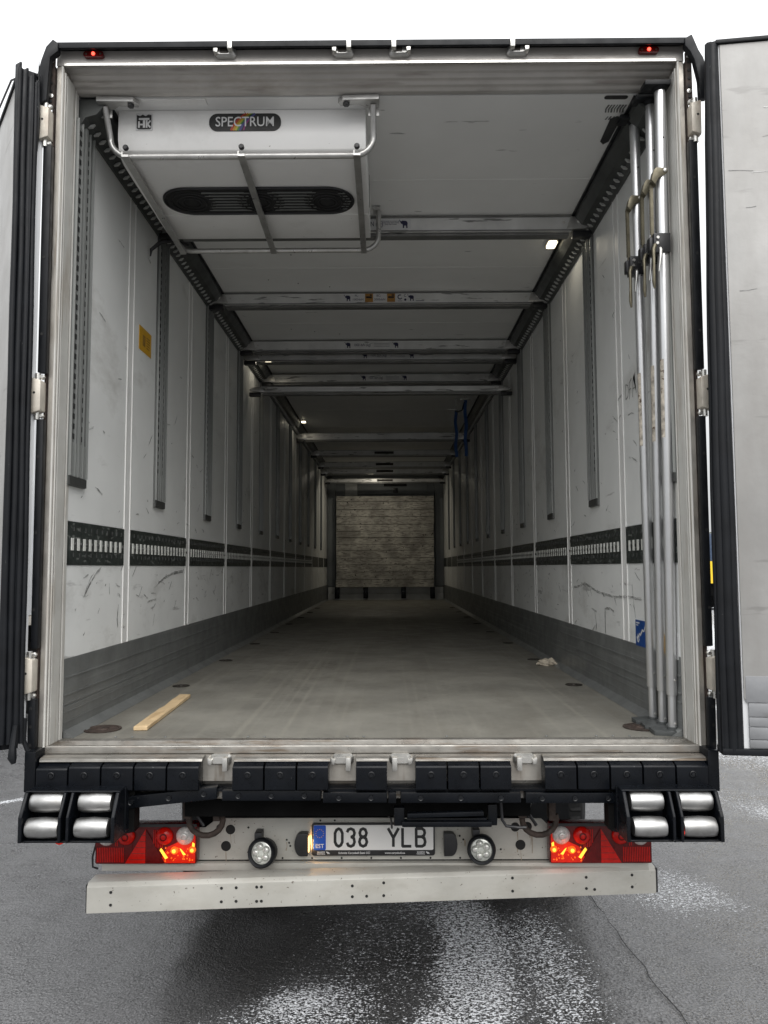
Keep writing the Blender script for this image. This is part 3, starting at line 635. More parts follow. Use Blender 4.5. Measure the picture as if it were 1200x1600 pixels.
dL, tL = door(-1, -1.372, -.09, math.radians(90 + 36), .02, 2.655,
    [(-.002, -.004, .008, .010)])
gl_ = MB()
for i, (xt, xb, r) in enumerate(((-1.383, -1.366, .0125), (-1.361, -1.344, .0125), (-1.341, -1.322, .0125), (-1.325, -1.306, .010))):
    pts = [(xb + (xt - xb) * k / 14 + .0015 * math.sin(k * 1.3 + i), -.095 + .008 * i, .03 + (2.662 - .02 * i - .03) * k / 14) for k in range(15)]
    pts.append((pts[-1][0] + .010, pts[-1][1], pts[-1][2] + .016))
    part('gasket_rib', MB().tube(pts, r, 8, rs=[r] * 15 + [r * .25]), M['rubber'], dL, smooth=50)
part('gasket_web', MB().prism([(-1.385, .035), (-1.318, .035), (-1.325, 2.64), (-1.388, 2.65)], 'y', -.088, -.066), M['rubber'], dL)
part('gasket_rib', MB().tube([(-1.316, -.07, 2.70), (-1.314, -.07, 2.55), (-1.322, -.06, 2.44), (-1.318, -.06, 2.33)], .007, 6, rs=[.001, .006, .013, .002]), M['rubber'], dL, smooth=50)
part('gasket_tail', MB().tube([(-1.318, -.09, .10), (-1.322, -.10, .02), (-1.318, -.11, -.015), (-1.312, -.11, -.035)], .011, 7, rs=[.010, .013, .016, .008]), M['rubber'], dL, smooth=50)
part('gasket_tail', MB().tube([(-1.300, -.06, .12), (-1.302, -.06, .04), (-1.285, -.06, .0), (-1.27, -.05, -.01)], .009, 7), M['rubber'], dL, smooth=50)
part('drain_cable', MB().tube([tuple(Vector(q)) for q in ((-1.38, -.09, 2.62), (-1.44, -.04, 2.64), (-1.62, .2, 2.655))], .004, 6), M['plastic'], dL)

# roller buffers
for s in (-1, 1):
    br = MB()
    br.box(s * .90, s * 1.245, -.10, -.045, -.285, -.125)
    for x0, x1 in ((1.232, 1.245), (1.094, 1.104), (1.066, 1.076), (.903, .916)):
        br.prism([(-.055, -.125), (-.16, -.125), (-.205, -.20), (-.205, -.287), (-.055, -.287)], 'x', s * x0, s * x1)
    br.box(s * .903, s * 1.245, -.19, -.045, -.291, -.284); br.box(s * .903, s * 1.245, -.15, -.045, -.128, -.122)
    rbk = part('roller_buffer', br, M['black'], T, bevel=.002, seg=1)
    part('buffer_mount', MB().box(s * .88, s * .90, -.06, .0, -.29, -.135), M['dark'], T)
    for x0, x1 in ((.932, 1.052), (1.108, 1.228)):
        for yy, zz_ in ((-.135, -.165), (-.168, -.245)):
            L2 = x1 - x0; pf = [(.022, 0), (.031, .002), (.034, .012), (.0362, L2 / 2), (.034, L2 - .012), (.031, L2 - .002), (.022, L2)]
            part('roller', MB().lathe((s * x0 if s > 0 else s * x1, yy, zz_), pf, 'x', 26), M['roller'], rbk, smooth=40)
    xm = 1.13 if s < 0 else 1.13
    part('side_marker', MB().lathe((-1.13 if s < 0 else 1.107, -.12 if s < 0 else -.175, -.300 if s < 0 else -.262), [(.006, .01), (.020 if s < 0 else .010, .004), (.020 if s < 0 else .009, -.004), (.004, -.010)], 'y', 14), M['redled'] if s > 0 else M['redlit'], rbk, smooth=50)
# chassis, hook brackets and step under the frame
ch = part('chassis', MB().box(-.735, .62, .10, .20, -.292, -.15).box(-.735, .62, .33, .40, -.45, -.15).box(-1.22, 1.22, .03, .12, -.20, -.13), M['dark'], T)
for x in (-.55, .55): part('chassis_beam', MB().box(x - .06, x + .06, .45, 12, -.50, -.14), M['dark'], ch)
for k in range(9): part('cross_member', MB().box(-.49, .49, .8 + k * 1.2, .88 + k * 1.2, -.40, -.14), M['dark'], ch)
part('underfloor', MB().box(-1.25, 1.25, .2, LEN, -.175, -.131), M['dark'], ch)
st_ = part('folding_step', MB().box(.135, .435, -.02, .02, -.272, -.262).box(.115, .452, -.03, .01, -.292, -.272).box(.085, .125, -.015, .02, -.292, -.225).box(.44, .475, -.012, .02, -.292, -.215), M['black'], T, bevel=.004)
part('step_tread', MB().prism([(.135, -.252), (.42, -.245), (.42, -.228), (.135, -.236)], 'y', -.05, -.022), M['black'], st_, bevel=.003)
part('step_cable', MB().tube([(.49, 0, -.20), (.495, 0, -.275), (.51, 0, -.297), (.555, 0, -.302), (.585, 0, -.302)], .006, 8), M['plastic'], st_, smooth=40)
part('plate_cable', MB().tube([(.06, .1, -.22), (.05, .2, -.31), (.075, .22, -.34), (.078, .26, -.39)], .004, 6), M['plastic'], st_, smooth=40)
for s in (-1, 1):
    cx = s * .665
    pts = [(cx + .068 * math.cos(a), .16, -.325 + .060 * math.sin(a)) for a in [math.radians(t) for t in range(-200, 21, 20)]]
    hk = part('towing_hook', MB().tube(pts, .012, 8), M['rust'], T, smooth=50)
    part('hook_plate', MB().box(cx - .085, cx - .055, .13, .18, -.31, -.2).box(cx + .035, cx + .06, .13, .18, -.32, -.2), M['rust'], hk)
    part('air_hose', MB().tube([(cx - .02, .17, -.22), (cx - .045, .17, -.30), (cx - .01, .17, -.35)], .007, 8), M['plastic'], hk, smooth=40)
# light panel
lp = part('light_panel', MB().prism([(-1.13, -.53), (-1.13, -.40), (-.70, -.40), (-.648, -.362), (.0, -.362), (.70, -.366), (.735, -.40), (1.145, -.40), (1.145, -.53)], 'y', .30, .306), M['white'], T)
part('panel_flange', MB().box(-1.118, 1.132, .268, .298, -.563, -.533), M['white'], lp, bevel=.003)
for x, z, r in ((-.595, -.408, .020), (-.613, -.475, .021), (.591, -.400, .019), (.642, -.398, .019), (.612, -.472, .021), (-.64, -.40, .014)):
    part('panel_hole', MB().lathe((x, .2995, z), [(r, .0), (r * .9, -.0015), (.001, -.0015)], 'y', 16), M['hole'], lp)
bh = MB()
for x, z in [(-.52, -.40), (-.52, -.50), (-.36, -.45), (-.345, -.475), (-.35, -.462), (.36, -.435), (.375, -.45), (.53, -.49), (-.22, -.372), (-.16, -.372)] + [(-.5 + i * .123, -.524) for i in range(9)]:
    bh.lathe((x, .2995, z), [(.0045, 0), (.004, -.001)], 'y', 8)
part('panel_rivet', bh, M['hole'], lp, kind='stuff')
dr = MB(); random.seed(8)
for x, z in ((-.595, -.428), (-.613, -.497), (-.58, -.43), (.612, -.494), (.650, -.418), (.655, -.418), (.66, -.42), (.6, -.42), (.38, -.45), (-.36, -.46)):
    L3 = random.uniform(.02, .09); dr.ribbon([(x, z), (x + .002, z - L3 * .5), (x + random.uniform(-.004, .004), z - L3)], random.uniform(.002, .005), 'y', .2995, -.0006, .6)
part('rust_drip', dr, mat('drip_stain', (.30, .25, .19), .6, var=.3, vs=60), lp, kind='stuff')
# number plate lamps
for s in (-1, 1):
    c0 = -.268 if s < 0 else .292
    pts = [(c0, -.413), (c0, -.505)] + [(c0 + s * (.03 + .026 * math.cos(a)), -.459 + .046 * math.sin(a)) for a in [math.radians(t) for t in range(-90, 91, 18)]]
    if s < 0: pass
    o = part('plate_lamp', MB().prism(pts, 'y', .262, .2985), M['plastic'], lp, bevel=.004)
    if s < 0:
        part('plate_lamp_lens', MB().box(c0 + .0012, c0 + .004, .268, .29, -.49, -.43), M['platelamp'], lp)
        ld = bpy.data.lights.new('plate_lamp_glow', 'AREA'); ld.shape = 'RECTANGLE'; ld.size = .05; ld.size_y = .02; ld.energy = .14; ld.color = (1, .55, .2)
        lo = new_obj('plate_lamp_glow', ld, lp); lo.location = (c0 + .006, .278, -.46); lo.rotation_euler = (0, -PI / 2 - .1, 0)
# number plate
npl = part('number_plate', MB().prism(rrect(-.254, .256, -.508, -.379, .010), 'y', .280, .297), M['plastic'], T, bevel=.002)
part('plate_face', MB().prism(rrect(-.246, .249, -.484, -.384, .006), 'y', .2772, .2795), M['plate'], npl, smooth=30)
part('plate_blue_field', MB().prism(rrect(-.2455, -.195, -.4835, -.3845, .005), 'y', .2762, .2771), M['blue'], npl)
for c, cx, w_ in (('0', -.142, .030), ('3', -.0915, .030), ('8', -.041, .031), ('Y', .084, .042), ('L', .139, .034), ('B', .197, .037)):
    ch_ = MB(); glyph(ch_, c, cx, -.469, w_, .071, .0115, .2768); part('plate_character', ch_, M['blk'], npl)
text('EST', npl, M['sticker'], (-.2205, .2756, -.468), .023, bold=.0003)
stt = MB()
for k in range(12):
    a = 2 * PI * k / 12; cx, cz = -.2205 + .0165 * math.cos(a), -.417 + .0165 * math.sin(a)
    pt = []
    for j in range(10):
        r2 = .0026 if j % 2 == 0 else .0011; b3 = PI / 2 + j * PI / 5; pt.append((cx + r2 * math.cos(b3), cz + r2 * math.sin(b3)))
    stt.prism(pt, 'y', .2752, .2761)
part('star_ring', stt, M['gold'], npl)
text('Schmitz Cargobull Eesti OÜ', npl, M['sticker'], (-.078, .2790, -.4965), .0115, bold=.0002)
text('www.cargobull.ee', npl, M['sticker'], (.090, .2790, -.4965), .0115, bold=.0002)
for cx in (-.215, .197):
    text('SCHMITZ', npl, M['sticker'], (cx, .2790, -.4935), .0075, bold=.0003); text('CARGOBULL', npl, M['sticker'], (cx, .2790, -.5005), .006, bold=.0002)
    part('bull_logo', MB().prism([(cx + .021, -.4905), (cx + .026, -.4915), (cx + .034, -.4945), (cx + .036, -.501), (cx + .032, -.499), (cx + .028, -.501), (cx + .026, -.4965), (cx + .021, -.494)], 'y', .2785, .2798), M['sticker'], npl)
# tail lights
for s in (-1, 1):
    tl = part('tail_light', MB().prism(rrect(min(s * .722, s * 1.138), max(s * .722, s * 1.138), -.527, -.368, .008), 'y', .245, .299), M['reddark'], T, bevel=.004)
    part('lens_base', MB().box(s * .985, s * 1.132, .2425, .2448, -.521, -.375), M['reddark'], tl)
    part('lens_lit', MB().prism([(s * .727, -.522), (s * .727, -.40), (s * .80, -.44), (s * .84, -.458), (s * .876, -.522)], 'y', .2425, .2448), M['redlit'], tl)
    part('triangle_reflector', MB().prism([(s * .93, -.386), (s * 1.012, -.522), (s * .93, -.522)], 'y', .2392, .2423), M['redlens'], tl)
    part('triangle_reflector', MB().prism([(s * .929, -.388), (s * .929, -.522), (s * .850, -.522)], 'y', .2398, .2423), M['reddark'], tl)
    part('housing_rim', MB().box(s * .722, s * 1.138, .2405, .2449, -.378, -.367), M['plastic'], tl)
    for x0, x1, z0, z1 in ((1.02, 1.13, -.518, -.46), (.86, .90, -.46, -.39), (1.045, 1.055, -.455, -.38)):
        fl2 = MB(); x = x0
        while x < x1: fl2.box(s * x, s * (x + .003), .2405, .2424, z0, z1); x += .007
        part('lens_flute', fl2, M['redlens'], tl, kind='stuff')
    fac = MB(); random.seed(31)
    for k in range(34):
        fx, fz = random.uniform(.735, .85), random.uniform(-.516, -.462); d_ = random.uniform(.0015, .004)
        fac.prism([(s * (fx - d_), fz), (s * fx, fz + d_ * 1.6), (s * (fx + d_), fz), (s * fx, fz - d_)], 'y', .2400, .2424)
    part('lens_facet', fac, M['amber2'], tl, kind='stuff')
    rl = MB()
    for k in range(5): rl.box(s * (.93 + .0), s * (.93 + .013 + k * .014), .2385, .2391, -.412 - k * .024, -.4105 - k * .024)
    part('reflector_line', rl, M['rust'], tl)
    for x, z, r, mm in ((.769, -.413, .036, 'clear'), (.853, -.414, .035, 'redlens'), (1.010, -.414, .035, 'redlens'), (1.090, -.418, .034, 'clear')):
        part('lamp_dome', MB().lathe((s * x, .2425, z), [(r, .0), (r, -.006), (r * .93, -.010), (r * .75, -.016), (r * .4, -.021), (.001, -.023)], 'y', 26), M[mm], tl, smooth=50, label='clear round lamp' if mm == 'clear' else None)
        part('dome_ring', MB().lathe((s * x, .2424, z), [(r * .45, -.0185), (r * .40, -.0235), (r * .3, -.0245), (r * .28, -.021)], 'y', 20), M['reddark'] if mm == 'redlens' else M['chrome'], tl, smooth=50)
    for x, z, r in ((.812, -.472, .016), (.738, -.469, .015)):
        part('lit_bulb', MB().lathe((s * x, .2422, z), [(r, 0), (r * .9, -.005), (r * .5, -.010), (.001, -.011)], 'y', 18), M['amber2'], tl, smooth=50)
        part('lit_bulb', MB().lathe((s * x, .2322, z), [(r * .5, 0), (r * .3, -.003), (.001, -.004)], 'y', 14), M['amber'], tl, smooth=50)
    am = MB().prism([(s * .872, -.470), (s * .866, -.462), (s * .838, -.500), (s * .848, -.506)], 'y', .2392, .2421)
    am.prism([(s * .79, -.463), (s * .783, -.468), (s * .765, -.488), (s * .775, -.490)], 'y', .2392, .2421); am.prism([(s * .738, -.44), (s * .729, -.445), (s * .731, -.468), (s * .74, -.47)], 'y', .2392, .2421)
    part('lit_prism', am, M['amber'], tl)
    ld = bpy.data.lights.new('tail_glow', 'POINT'); ld.energy = .05; ld.color = (1, .12, .03); ld.shadow_soft_size = .03
    lo = new_obj('tail_glow', ld, tl); lo.location = (s * .79, .20, -.47)
part('lamp_cable', MB().tube([(-1.138, .26, -.44), (-1.15, .25, -.50), (-1.148, .25, -.54), (-1.13, .26, -.55)], .004, 6), M['plastic'], lp, smooth=40)
part('lamp_bracket', MB().prism([(-1.19, -.33), (-.95, -.30), (-.95, -.37), (-1.10, -.40)], 'y', .16, .22), M['black'], T)
part('lamp_bracket', MB().prism([(1.19, -.33), (.95, -.30), (.95, -.37), (1.10, -.40)], 'y', .16, .22), M['black'], T)
# work lamps
for cx, cz, ax, az in ((-.450, -.478, -.18, -.22), (.443, -.466, -.10, -.20)):
    tm = Matrix.Rotation(az, 3, 'Z') @ Matrix.Rotation(ax, 3, 'X'); c = (cx, .235, cz)
    wk = part('work_lamp', MB().lathe(c, [(.03, .05), (.052, .035), (.058, .0), (.0575, -.018), (.053, -.024), (.046, -.022), (.044, -.010), (.001, -.010)], 'y', 32, tm), M['rubber'], T, smooth=40)
    part('lamp_reflector', MB().lathe(c, [(.0435, -.0105), (.040, -.0125), (.001, -.013)], 'y', 28, tm), M['led'], wk, smooth=40)
    for k in range(5):
        a = 2 * PI * k / 5 + .6; q = Vector(c) + tm @ Vector((.024 * math.cos(a), -.013, .024 * math.sin(a)))
        part('led_dome', MB().lathe(q, [(.0155, 0), (.013, -.006), (.008, -.010), (.001, -.011)], 'y', 16, tm), M['led'], wk, smooth=60)
        part('led_core', MB().lathe(q, [(.006, -.0095), (.004, -.0115), (.001, -.012)], 'y', 10, tm), M['clear'], wk, smooth=60)
    part('lamp_arm', MB().box(cx - .035, cx - .005, .24, .30, cz + .035, cz + .075), M['plastic'], wk, bevel=.004)
# underrun bar, left end a little nearer and lower
ub = MB(); xa, xb = -1.094, 1.160
def ubp(t): return (xa + (xb - xa) * t, .05 + .22 * t)
prof = [(0, 0), (.0, .098), (.014, .112), (.09, .112), (.09, 0)]
vs = []
for t, z in ((0, -.638), (1, -.656)):
    x, y = ubp(t)
    vs += [(x, y + a, z + b2 * (1 if t == 0 else .93)) for a, b2 in prof]
ub.add(vs, [(0, 1, 2, 3, 4), (9, 8, 7, 6, 5)] + [(i, (i + 1) % 5, (i + 1) % 5 + 5, i + 5) for i in range(5)])
uo = part('underrun_bar', ub, M['white'], T, bevel=.003)
part('bar_end_cap', MB().box(1.1605, 1.167, .272, .355, -.653, -.556), M['plastic'], uo); part('bar_end_cap', MB().box(-1.0985, -1.0945, .055, .135, -.636, -.532), M['plastic'], uo)
bh = MB()
for t, q in ((.04, (.3, .78)), (.225, (.28, .8)), (.25, (.28, .8)), (.285, (.25, .8)), (.293, (.25, .8)), (.45, (.3, .72)), (.475, (.3,)), (.505, (.3, .8)), (.735, (.3, .82)), (.87, (.3, .75)), (.885, (.25,)), (.955, (.3, .78))):
    x, y = ubp(t); z = -.638 - .018 * t
    for v in q: bh.lathe((x, y - .0005, z + v * .098), [(.006, 0), (.0055, -.001)], 'y', 10)
part('bar_bolt_hole', bh, M['hole'], uo, kind='stuff')
for x in (-.5, .5): part('bar_hanger', MB().box(x - .04, x + .04, .34, .40, -.60, -.30), M['dark'], uo)
# running gear
for x0, x1 in ((-.98, -.70), (.70, .98)):
    part('mud_flap', MB().box(x0, x1, 1.02, 1.035, -.885, -.2), M['rubber'], T)
wh = None
for k in range(3):
    for s in (-1, 1):
        y = 2.22 + k * 1.31; cx = 1.06 if s > 0 else -1.0
        if wh is None:
            wh = part('wheel', MB().lathe((-1.0, y, -.72), [(.28, -.18), (.46, -.19), (.49, -.165), (.5, -.1), (.5, .1), (.49, .165), (.46, .19), (.28, .18)], 'x', 48), M['tyre'], T, smooth=35)
            tr_ = MB()
            for j in range(60):
                a = 2 * PI * j / 60
                for xo in (-.12, -.04, .04, .12):
                    c_ = Vector((-1.0 + xo, y + .497 * math.cos(a), -.72 + .497 * math.sin(a))); tr_.lathe(c_, [(.014, -.03), (.014, .03)], 'x', 4)
            part('tyre_tread', tr_, M['tyre'], wh, kind='stuff')
            part('rim', MB().lathe((-1.0, y, -.72), [(.05, -.16), (.24, -.15), (.28, -.17), (.29, -.19), (.27, -.19), (.23, -.17)], 'x', 32), M['chrome'], wh, smooth=35)
            wbase = wh
        else:
            c_ = wbase.copy(); C.objects.link(c_); c_.parent = T; c_.location = (2.06 if s > 0 else 0, k * 1.31, 0)
            for q in wbase.children: d_ = q.copy(); C.objects.link(d_); d_.parent = c_
    part('axle', MB().tube([(-.85, 2.22 + k * 1.31, -.72), (.85, 2.22 + k * 1.31, -.72)], .065, 12), M['dark'], T, smooth=40)
for x in (-.9, .9): part('landing_leg', MB().box(x - .06, x + .06, 10.4, 10.52, -1.18, -.15).box(x - .14, x + .14, 10.34, 10.58, -1.22, -1.18), M['dark'], T)

# ------------------------------------------------------------------ evaporator unit on the ceiling
E_ = thing('evaporator_unit', 'white refrigeration unit hung on the cargo ceiling inside a tube guard', 'refrigeration unit', (-.56, .62, 2.44))
hx0, hx1 = -1.105, -.022
pr = [(.232, CZ - .001), (.230, 2.575), (.232, 2.545), (.245, 2.505), (.270, 2.482), (.31, 2.472), (.44, 2.468), (.78, 2.466), (.785, 2.463), (1.05, 2.466), (1.08, 2.475), (1.085, CZ - .001)]
hs_ = part('housing', MB().prism(pr, 'x', hx0, hx1), M['unit'], E_, bevel=.006, smooth=30)
part('housing_crease', MB().box(hx0 + .01, hx1 - .01, .777, .783, 2.4625, 2.4665), M['edge'], hs_)
part('housing_end_seam', MB().box(hx1 + .0003, hx1 + .002, .775, .780, 2.5, 2.67), M['hole'], hs_)
# oval fan opening with louvres and three fans
fo = part('fan_opening', MB().prism(rrect(-1.013, -.095, .50, .755, .125, 12), 'z', 2.4612, 2.4655), M['hole'], E_)
rim_ = rrect(-1.013, -.095, .50, .755, .125, 12)
part('fan_rim', MB().tube([(x, y, 2.461) for x, y in rim_ + rim_[:1]], .006, 6, caps=False), M['plastic'], fo, smooth=50)
for c, d in ((-.70, .15), (-.385, .15)):
    for k in range(7):
        y = .535 + k * .029; hw_ = .085 + .03 * abs(k - 3) / 3
        part('louvre', MB().box(c - hw_, c + hw_, y, y + .006, 2.4565, 2.4608), M['trackrib'], fo)
for c in (-.88, -.545, -.22):
    f_ = part('fan', MB().lathe((c, .628, 2.4590), [(.115, 0.0018), (.115, -.001), (.10, -.002), (.035, -.001), (.03, -.006), (.001, -.006)], 'z', 28), M['hole'], fo, smooth=30)
    gd = MB()
    for r in (.045, .07, .095): gd.tube([(c + r * math.cos(a), .628 + r * math.sin(a), 2.454) for a in [2 * PI * j / 24 for j in range(25)]], .0022, 5, caps=False)
    part('fan_guard', gd, M['plastic'], fo, smooth=50)
lv = MB()
for k in range(7): lv.box(-.135 - .01 * abs(k - 3), -.105 - .008 * abs(k - 3), .545 + k * .026, .550 + k * .026, 2.4565, 2.4608)
part('louvre_end', lv, M['trackrib'], fo)
# badge
bdg = part('badge', MB().prism(rrect(-.706, -.392, 2.580, 2.659, .036, 8), 'y', .2265, .2295), M['blk'], E_, smooth=30)
for (a, b2, hexc) in ((0, .010, (.5, .05, .02)), (.010, .010, (.65, .3, .02)), (.020, .009, (.6, .55, .05)), (.029, .009, (.1, .3, .08)), (.038, .01, (.08, .08, .3))):
    mm = mat('rainbow_%d' % int(a * 1000), tuple(c * .7 for c in hexc), .4)
    x = -.610 + a
    part('rainbow_stripe', MB().ribbon([(x, 2.582), (x + .012, 2.607), (x + .034, 2.634), (x + .066, 2.658)], b2, 'y', .2258, .0006), mm, bdg)
part('rainbow_stripe', MB().ribbon([(-.555, 2.583), (-.548, 2.607), (-.525, 2.640)], .006, 'y', .2258, .0006), mat('rainbow_purple', (.22, .02, .14), .4), bdg)
text('SPECTRUM', bdg, M['sticker'], (-.549, .2250, 2.619), .062, sx=.86, bold=.0003)
lg = part('maker_logo', MB().prism(rrect(-1.027, -.953, 2.585, 2.663, .004, 2), 'y', .2270, .2295), M['sticker'], E_)
part('logo_shield', MB().prism([(-1.022, 2.655), (-1.008, 2.650), (-.996, 2.657), (-.984, 2.650), (-.972, 2.657), (-.958, 2.655), (-.958, 2.595), (-.965, 2.590), (-1.015, 2.590), (-1.022, 2.595)], 'y', .2258, .2269), M['blk'], lg)
lt = MB().box(-1.013, -.967, .2250, .2257, 2.632, 2.641).box(-.995, -.985, .2250, .2257, 2.597, 2.631).box(-1.016, -1.008, .2250, .2257, 2.597, 2.626).box(-1.0075, -.9955, .2250, .2257, 2.608, 2.615)
lt.box(-.982, -.975, .2250, .2257, 2.597, 2.631).ribbon([(-.974, 2.614), (-.962, 2.629)], .007, 'y', .2250, .0006).ribbon([(-.974, 2.612), (-.962, 2.598)], .007, 'y', .2251, .0006)
part('logo_letters', lt, M['sticker'], lg)
# guard
def arc(c, r, a0, a1, ax, n_=6):
    out = []
    for i in range(n_ + 1):
        a = math.radians(a0 + (a1 - a0) * i / n_); out.append((c[0] + r * math.cos(a), c[1], c[2] + r * math.sin(a)))
    return out
gx0, gx1 = -1.138, .012
ft = [(gx0, .16, 2.655), (gx0, .20, 2.60)] + arc((gx0 + .085, .235, 2.47 + .085), .085, 180, 270, 0) + arc((gx1 - .085, .235, 2.47 + .085), .085, 270, 360, 0) + [(gx1, .20, 2.60), (gx1, .16, 2.655)]
tg = part('guard_tube', MB().tube(ft, .0135, 12), M['galv'], E_, smooth=50)
rt = [(gx0 + .035, 1.15, 2.60)] + arc((gx0 + .12, 1.15, 2.437 + .085), .085, 180, 270, 0) + arc((gx1 - .075, 1.15, 2.437 + .085), .085, 270, 360, 0) + [(gx1 + .01, 1.15, 2.66)]
part('guard_tube', MB().tube(rt, .0135, 12), M['galv'], E_, smooth=50)
for x in (-1.062, -.560, -.060):
    part('guard_bar', MB().prism([(.20, 2.452), (.20, 2.462), (1.15, 2.428), (1.15, 2.418)], 'x', x - .015, x + .015).prism([(.20, 2.462), (.20, 2.475), (1.15, 2.441), (1.15, 2.428)], 'x', x - .015, x - .010), M['galv'], E_)
    part('guard_bolt', MB().lathe((x, .215, 2.497), [(.012, .0), (.012, -.012), (.009, -.016), (.001, -.016)], 'y', 12), M['plastic'], E_, smooth=40)
for x, s in ((gx0, 1), (gx1, -1)):
    b_ = part('guard_bracket', MB().prism([(x - s * .025, .125), (x + s * .13, .13), (x + s * .15, .155), (x + s * .14, .175), (x + s * .06, .165), (x + s * .03, .19), (x - s * .025, .19)], 'z', CZ - .024, CZ - .002).prism([(x - s * .025, .187), (x + s * .022, .187), (x + s * .022, .193), (x - s * .025, .193)], 'z', CZ - .06, CZ - .017), M['galv'], E_, bevel=.002)
    part('bracket_bolt', MB().lathe((x + s * .115, .15, CZ - .024), [(.014, 0), (.014, -.012), (.001, -.013)], 'z', 6), M['plastic'], b_)
    part('tube_flange', MB().box(x - .02, x + .02, 1.12, 1.18, 2.655, 2.672), M['galv'], E_)

# ------------------------------------------------------------------ load beams
def elephant(mb, cx, cz, h, y, flip=1):
    P_ = [(-.5, .5), (-.42, .28), (-.3, .30), (-.22, .42), (-.05, .40), (.25, .38), (.42, .25), (.46, 0), (.42, -.12), (.44, -.5), (.27, -.5), (.26, -.2), (.02, -.2), (0, -.5), (-.16, -.5), (-.16, -.12), (-.24, .02), (-.36, .02), (-.46, .22), (-.54, .42), (-.62, .44), (-.6, .52)]
    mb.prism([(cx + flip * a * h * .95, cz + b2 * h) for a, b2 in P_], 'y', y, y + .0006)
BEAM_SRC = {}
def beam(y, zt, hgt, lab, kind, slope=0.):
    g_ = 'load bars across the cargo hold'
    hw2 = 1.225
    B = thing('load_bar', lab, 'load bar', (0, y, zt - hgt), g_)
    part('bar_profile', MB().prism([(y, zt - hgt), (y, zt), (y + .03, zt), (y + .03, zt - hgt)], 'x', -hw2 + .11, hw2 - .11), M['beam'], B, bevel=.003, seg=1)
    fl_ = MB().box(-hw2 + .11, hw2 - .11, y - .004, y - .0003, zt - .008, zt - .001).box(-hw2 + .11, hw2 - .11, y - .004, y - .0003, zt - hgt + .001, zt - hgt + .008)
    fl_.box(-hw2 + .12, hw2 - .12, y + .012, y + .07, zt - hgt - .018, zt - hgt - .006).box(-hw2 + .11, hw2 - .11, y + .031, y + .06, zt - hgt * .6, zt - hgt * .3)
    part('bar_flange', fl_, M['beamdark'], B)
    for s in (-1, 1):
        e = part('end_fitting', MB().prism([(s * (hw2 - .14), zt - hgt + .006), (s * (hw2 - .115), zt - .006), (s * (hw2 - .04), zt - .014), (s * hw2, zt - .03), (s * hw2, zt - hgt + .022), (s * (hw2 - .03), zt - hgt + .012)], 'y', y - .010, y + .035), M['galv'], B, bevel=.003)
        part('end_hook', MB().box(s * (hw2 - .10), s * (hw2 + .004), y + .0, y + .05, zt - hgt - .03, zt - hgt + .004), M['plastic'], B, bevel=.004)
        part('rivet', MB().lathe((s * (hw2 - .155), y - .006, zt - hgt * .45), [(.007, 0), (.004, -.003)], 'y', 10).lathe((s * (hw2 - .07), y - .011, zt - hgt * .4), [(.011, 0), (.006, -.004)], 'y', 10), M['chrome'], B)
    zc = zt - hgt * .48; yf = y - .0012
    if kind == 1:      # half hidden print, white strip with elephant
        x0 = .005
        st = part('print_strip', MB().box(-.10, .205, yf - .0006, yf, zc - .028, zc + .030), M['sticker'], B)
        text('1000 daN (kg)', B, M['ink'], (-.035, yf - .001, zc), .040, sx=.7, align='CENTER')
        tx = MB(); elephant(tx, .165, zc, .048, yf - .0016); part('elephant_logo', tx, M['ink'], B)
        text('Maximum performance load restraint\nmeets fixing requirements\nkeep beam locked', B, M['ink'], (.09, yf - .001, zc + .008), .009)
    elif kind == 2:
        x = -.26
        part('print_strip', MB().box(x, x + .165, yf - .0006, yf, zc - .030, zc + .032), M['sticker'], B)
        part('print_strip', MB().box(x + .225, x + .325, yf - .0006, yf, zc - .030, zc + .032), M['sticker'], B)
        part('print_strip', MB().box(x + .385, x + .54, yf - .0006, yf, zc - .030, zc + .032), M['sticker'], B)
        for xx in (x + .166, x + .326):
            part('pictogram', MB().box(xx, xx + .058, yf - .0006, yf, zc - .030, zc + .032), M['orange'], B)
            part('pictogram_print', MB().box(xx + .008, xx + .05, yf - .0012, yf - .0007, zc - .002, zc + .012).box(xx + .035, xx + .05, yf - .0012, yf - .0007, zc + .015, zc + .026), M['drain'], B)
        tx = MB(); elephant(tx, x + .04, zc, .046, yf - .0016); elephant(tx, x + .50, zc, .046, yf - .0016)
        a_ = [math.radians(t) for t in range(60, 331, 15)]
        tx.ribbon([(x + .42 + .015 * math.cos(q), zc + .006 + .015 * math.sin(q)) for q in a_], .007, 'y', yf - .0012, .0005)
        tx.ribbon([(x + .458 + .008 * math.cos(q), zc + .016 + .008 * math.sin(q)) for q in a_], .003, 'y', yf - .0012, .0005)
        tx.lathe((x + .458, yf - .0007, zc - .014), [(.009, 0), (.008, -.0005)], 'y', 14); tx.box(x + .405, x + .435, yf - .0012, yf - .0007, zc - .025, zc - .022); tx.box(x + .535, x + .595, yf - .0012, yf - .0007, zc - .025, zc - .021)
        part('elephant_logo', tx, M['ink'], B)
        text('PL:', B, M['ink'], (x + .105, yf - .001, zc + .016), .022); text('1000daN', B, M['ink'], (x + .115, yf - .001, zc - .012), .022)
        text('BC:', B, M['ink'], (x + .265, yf - .001, zc + .016), .022); text('2000daN', B, M['ink'], (x + .273, yf - .001, zc - .012), .022)
    elif kind == 3:
        x = {3.6: -.28, 3.78: -.14, 4.72: -.18}.get(y, -.2)
        tx = MB(); elephant(tx, x, zc, .052, yf - .0006); elephant(tx, x + .42, zc, .052, yf - .0006)
        for k in range(3): tx.box(x + .23, x + .365, yf - .0006, yf, zc - .014 + k * .013, zc - .012 + k * .013)
        part('elephant_logo', tx, M['ink'], B)
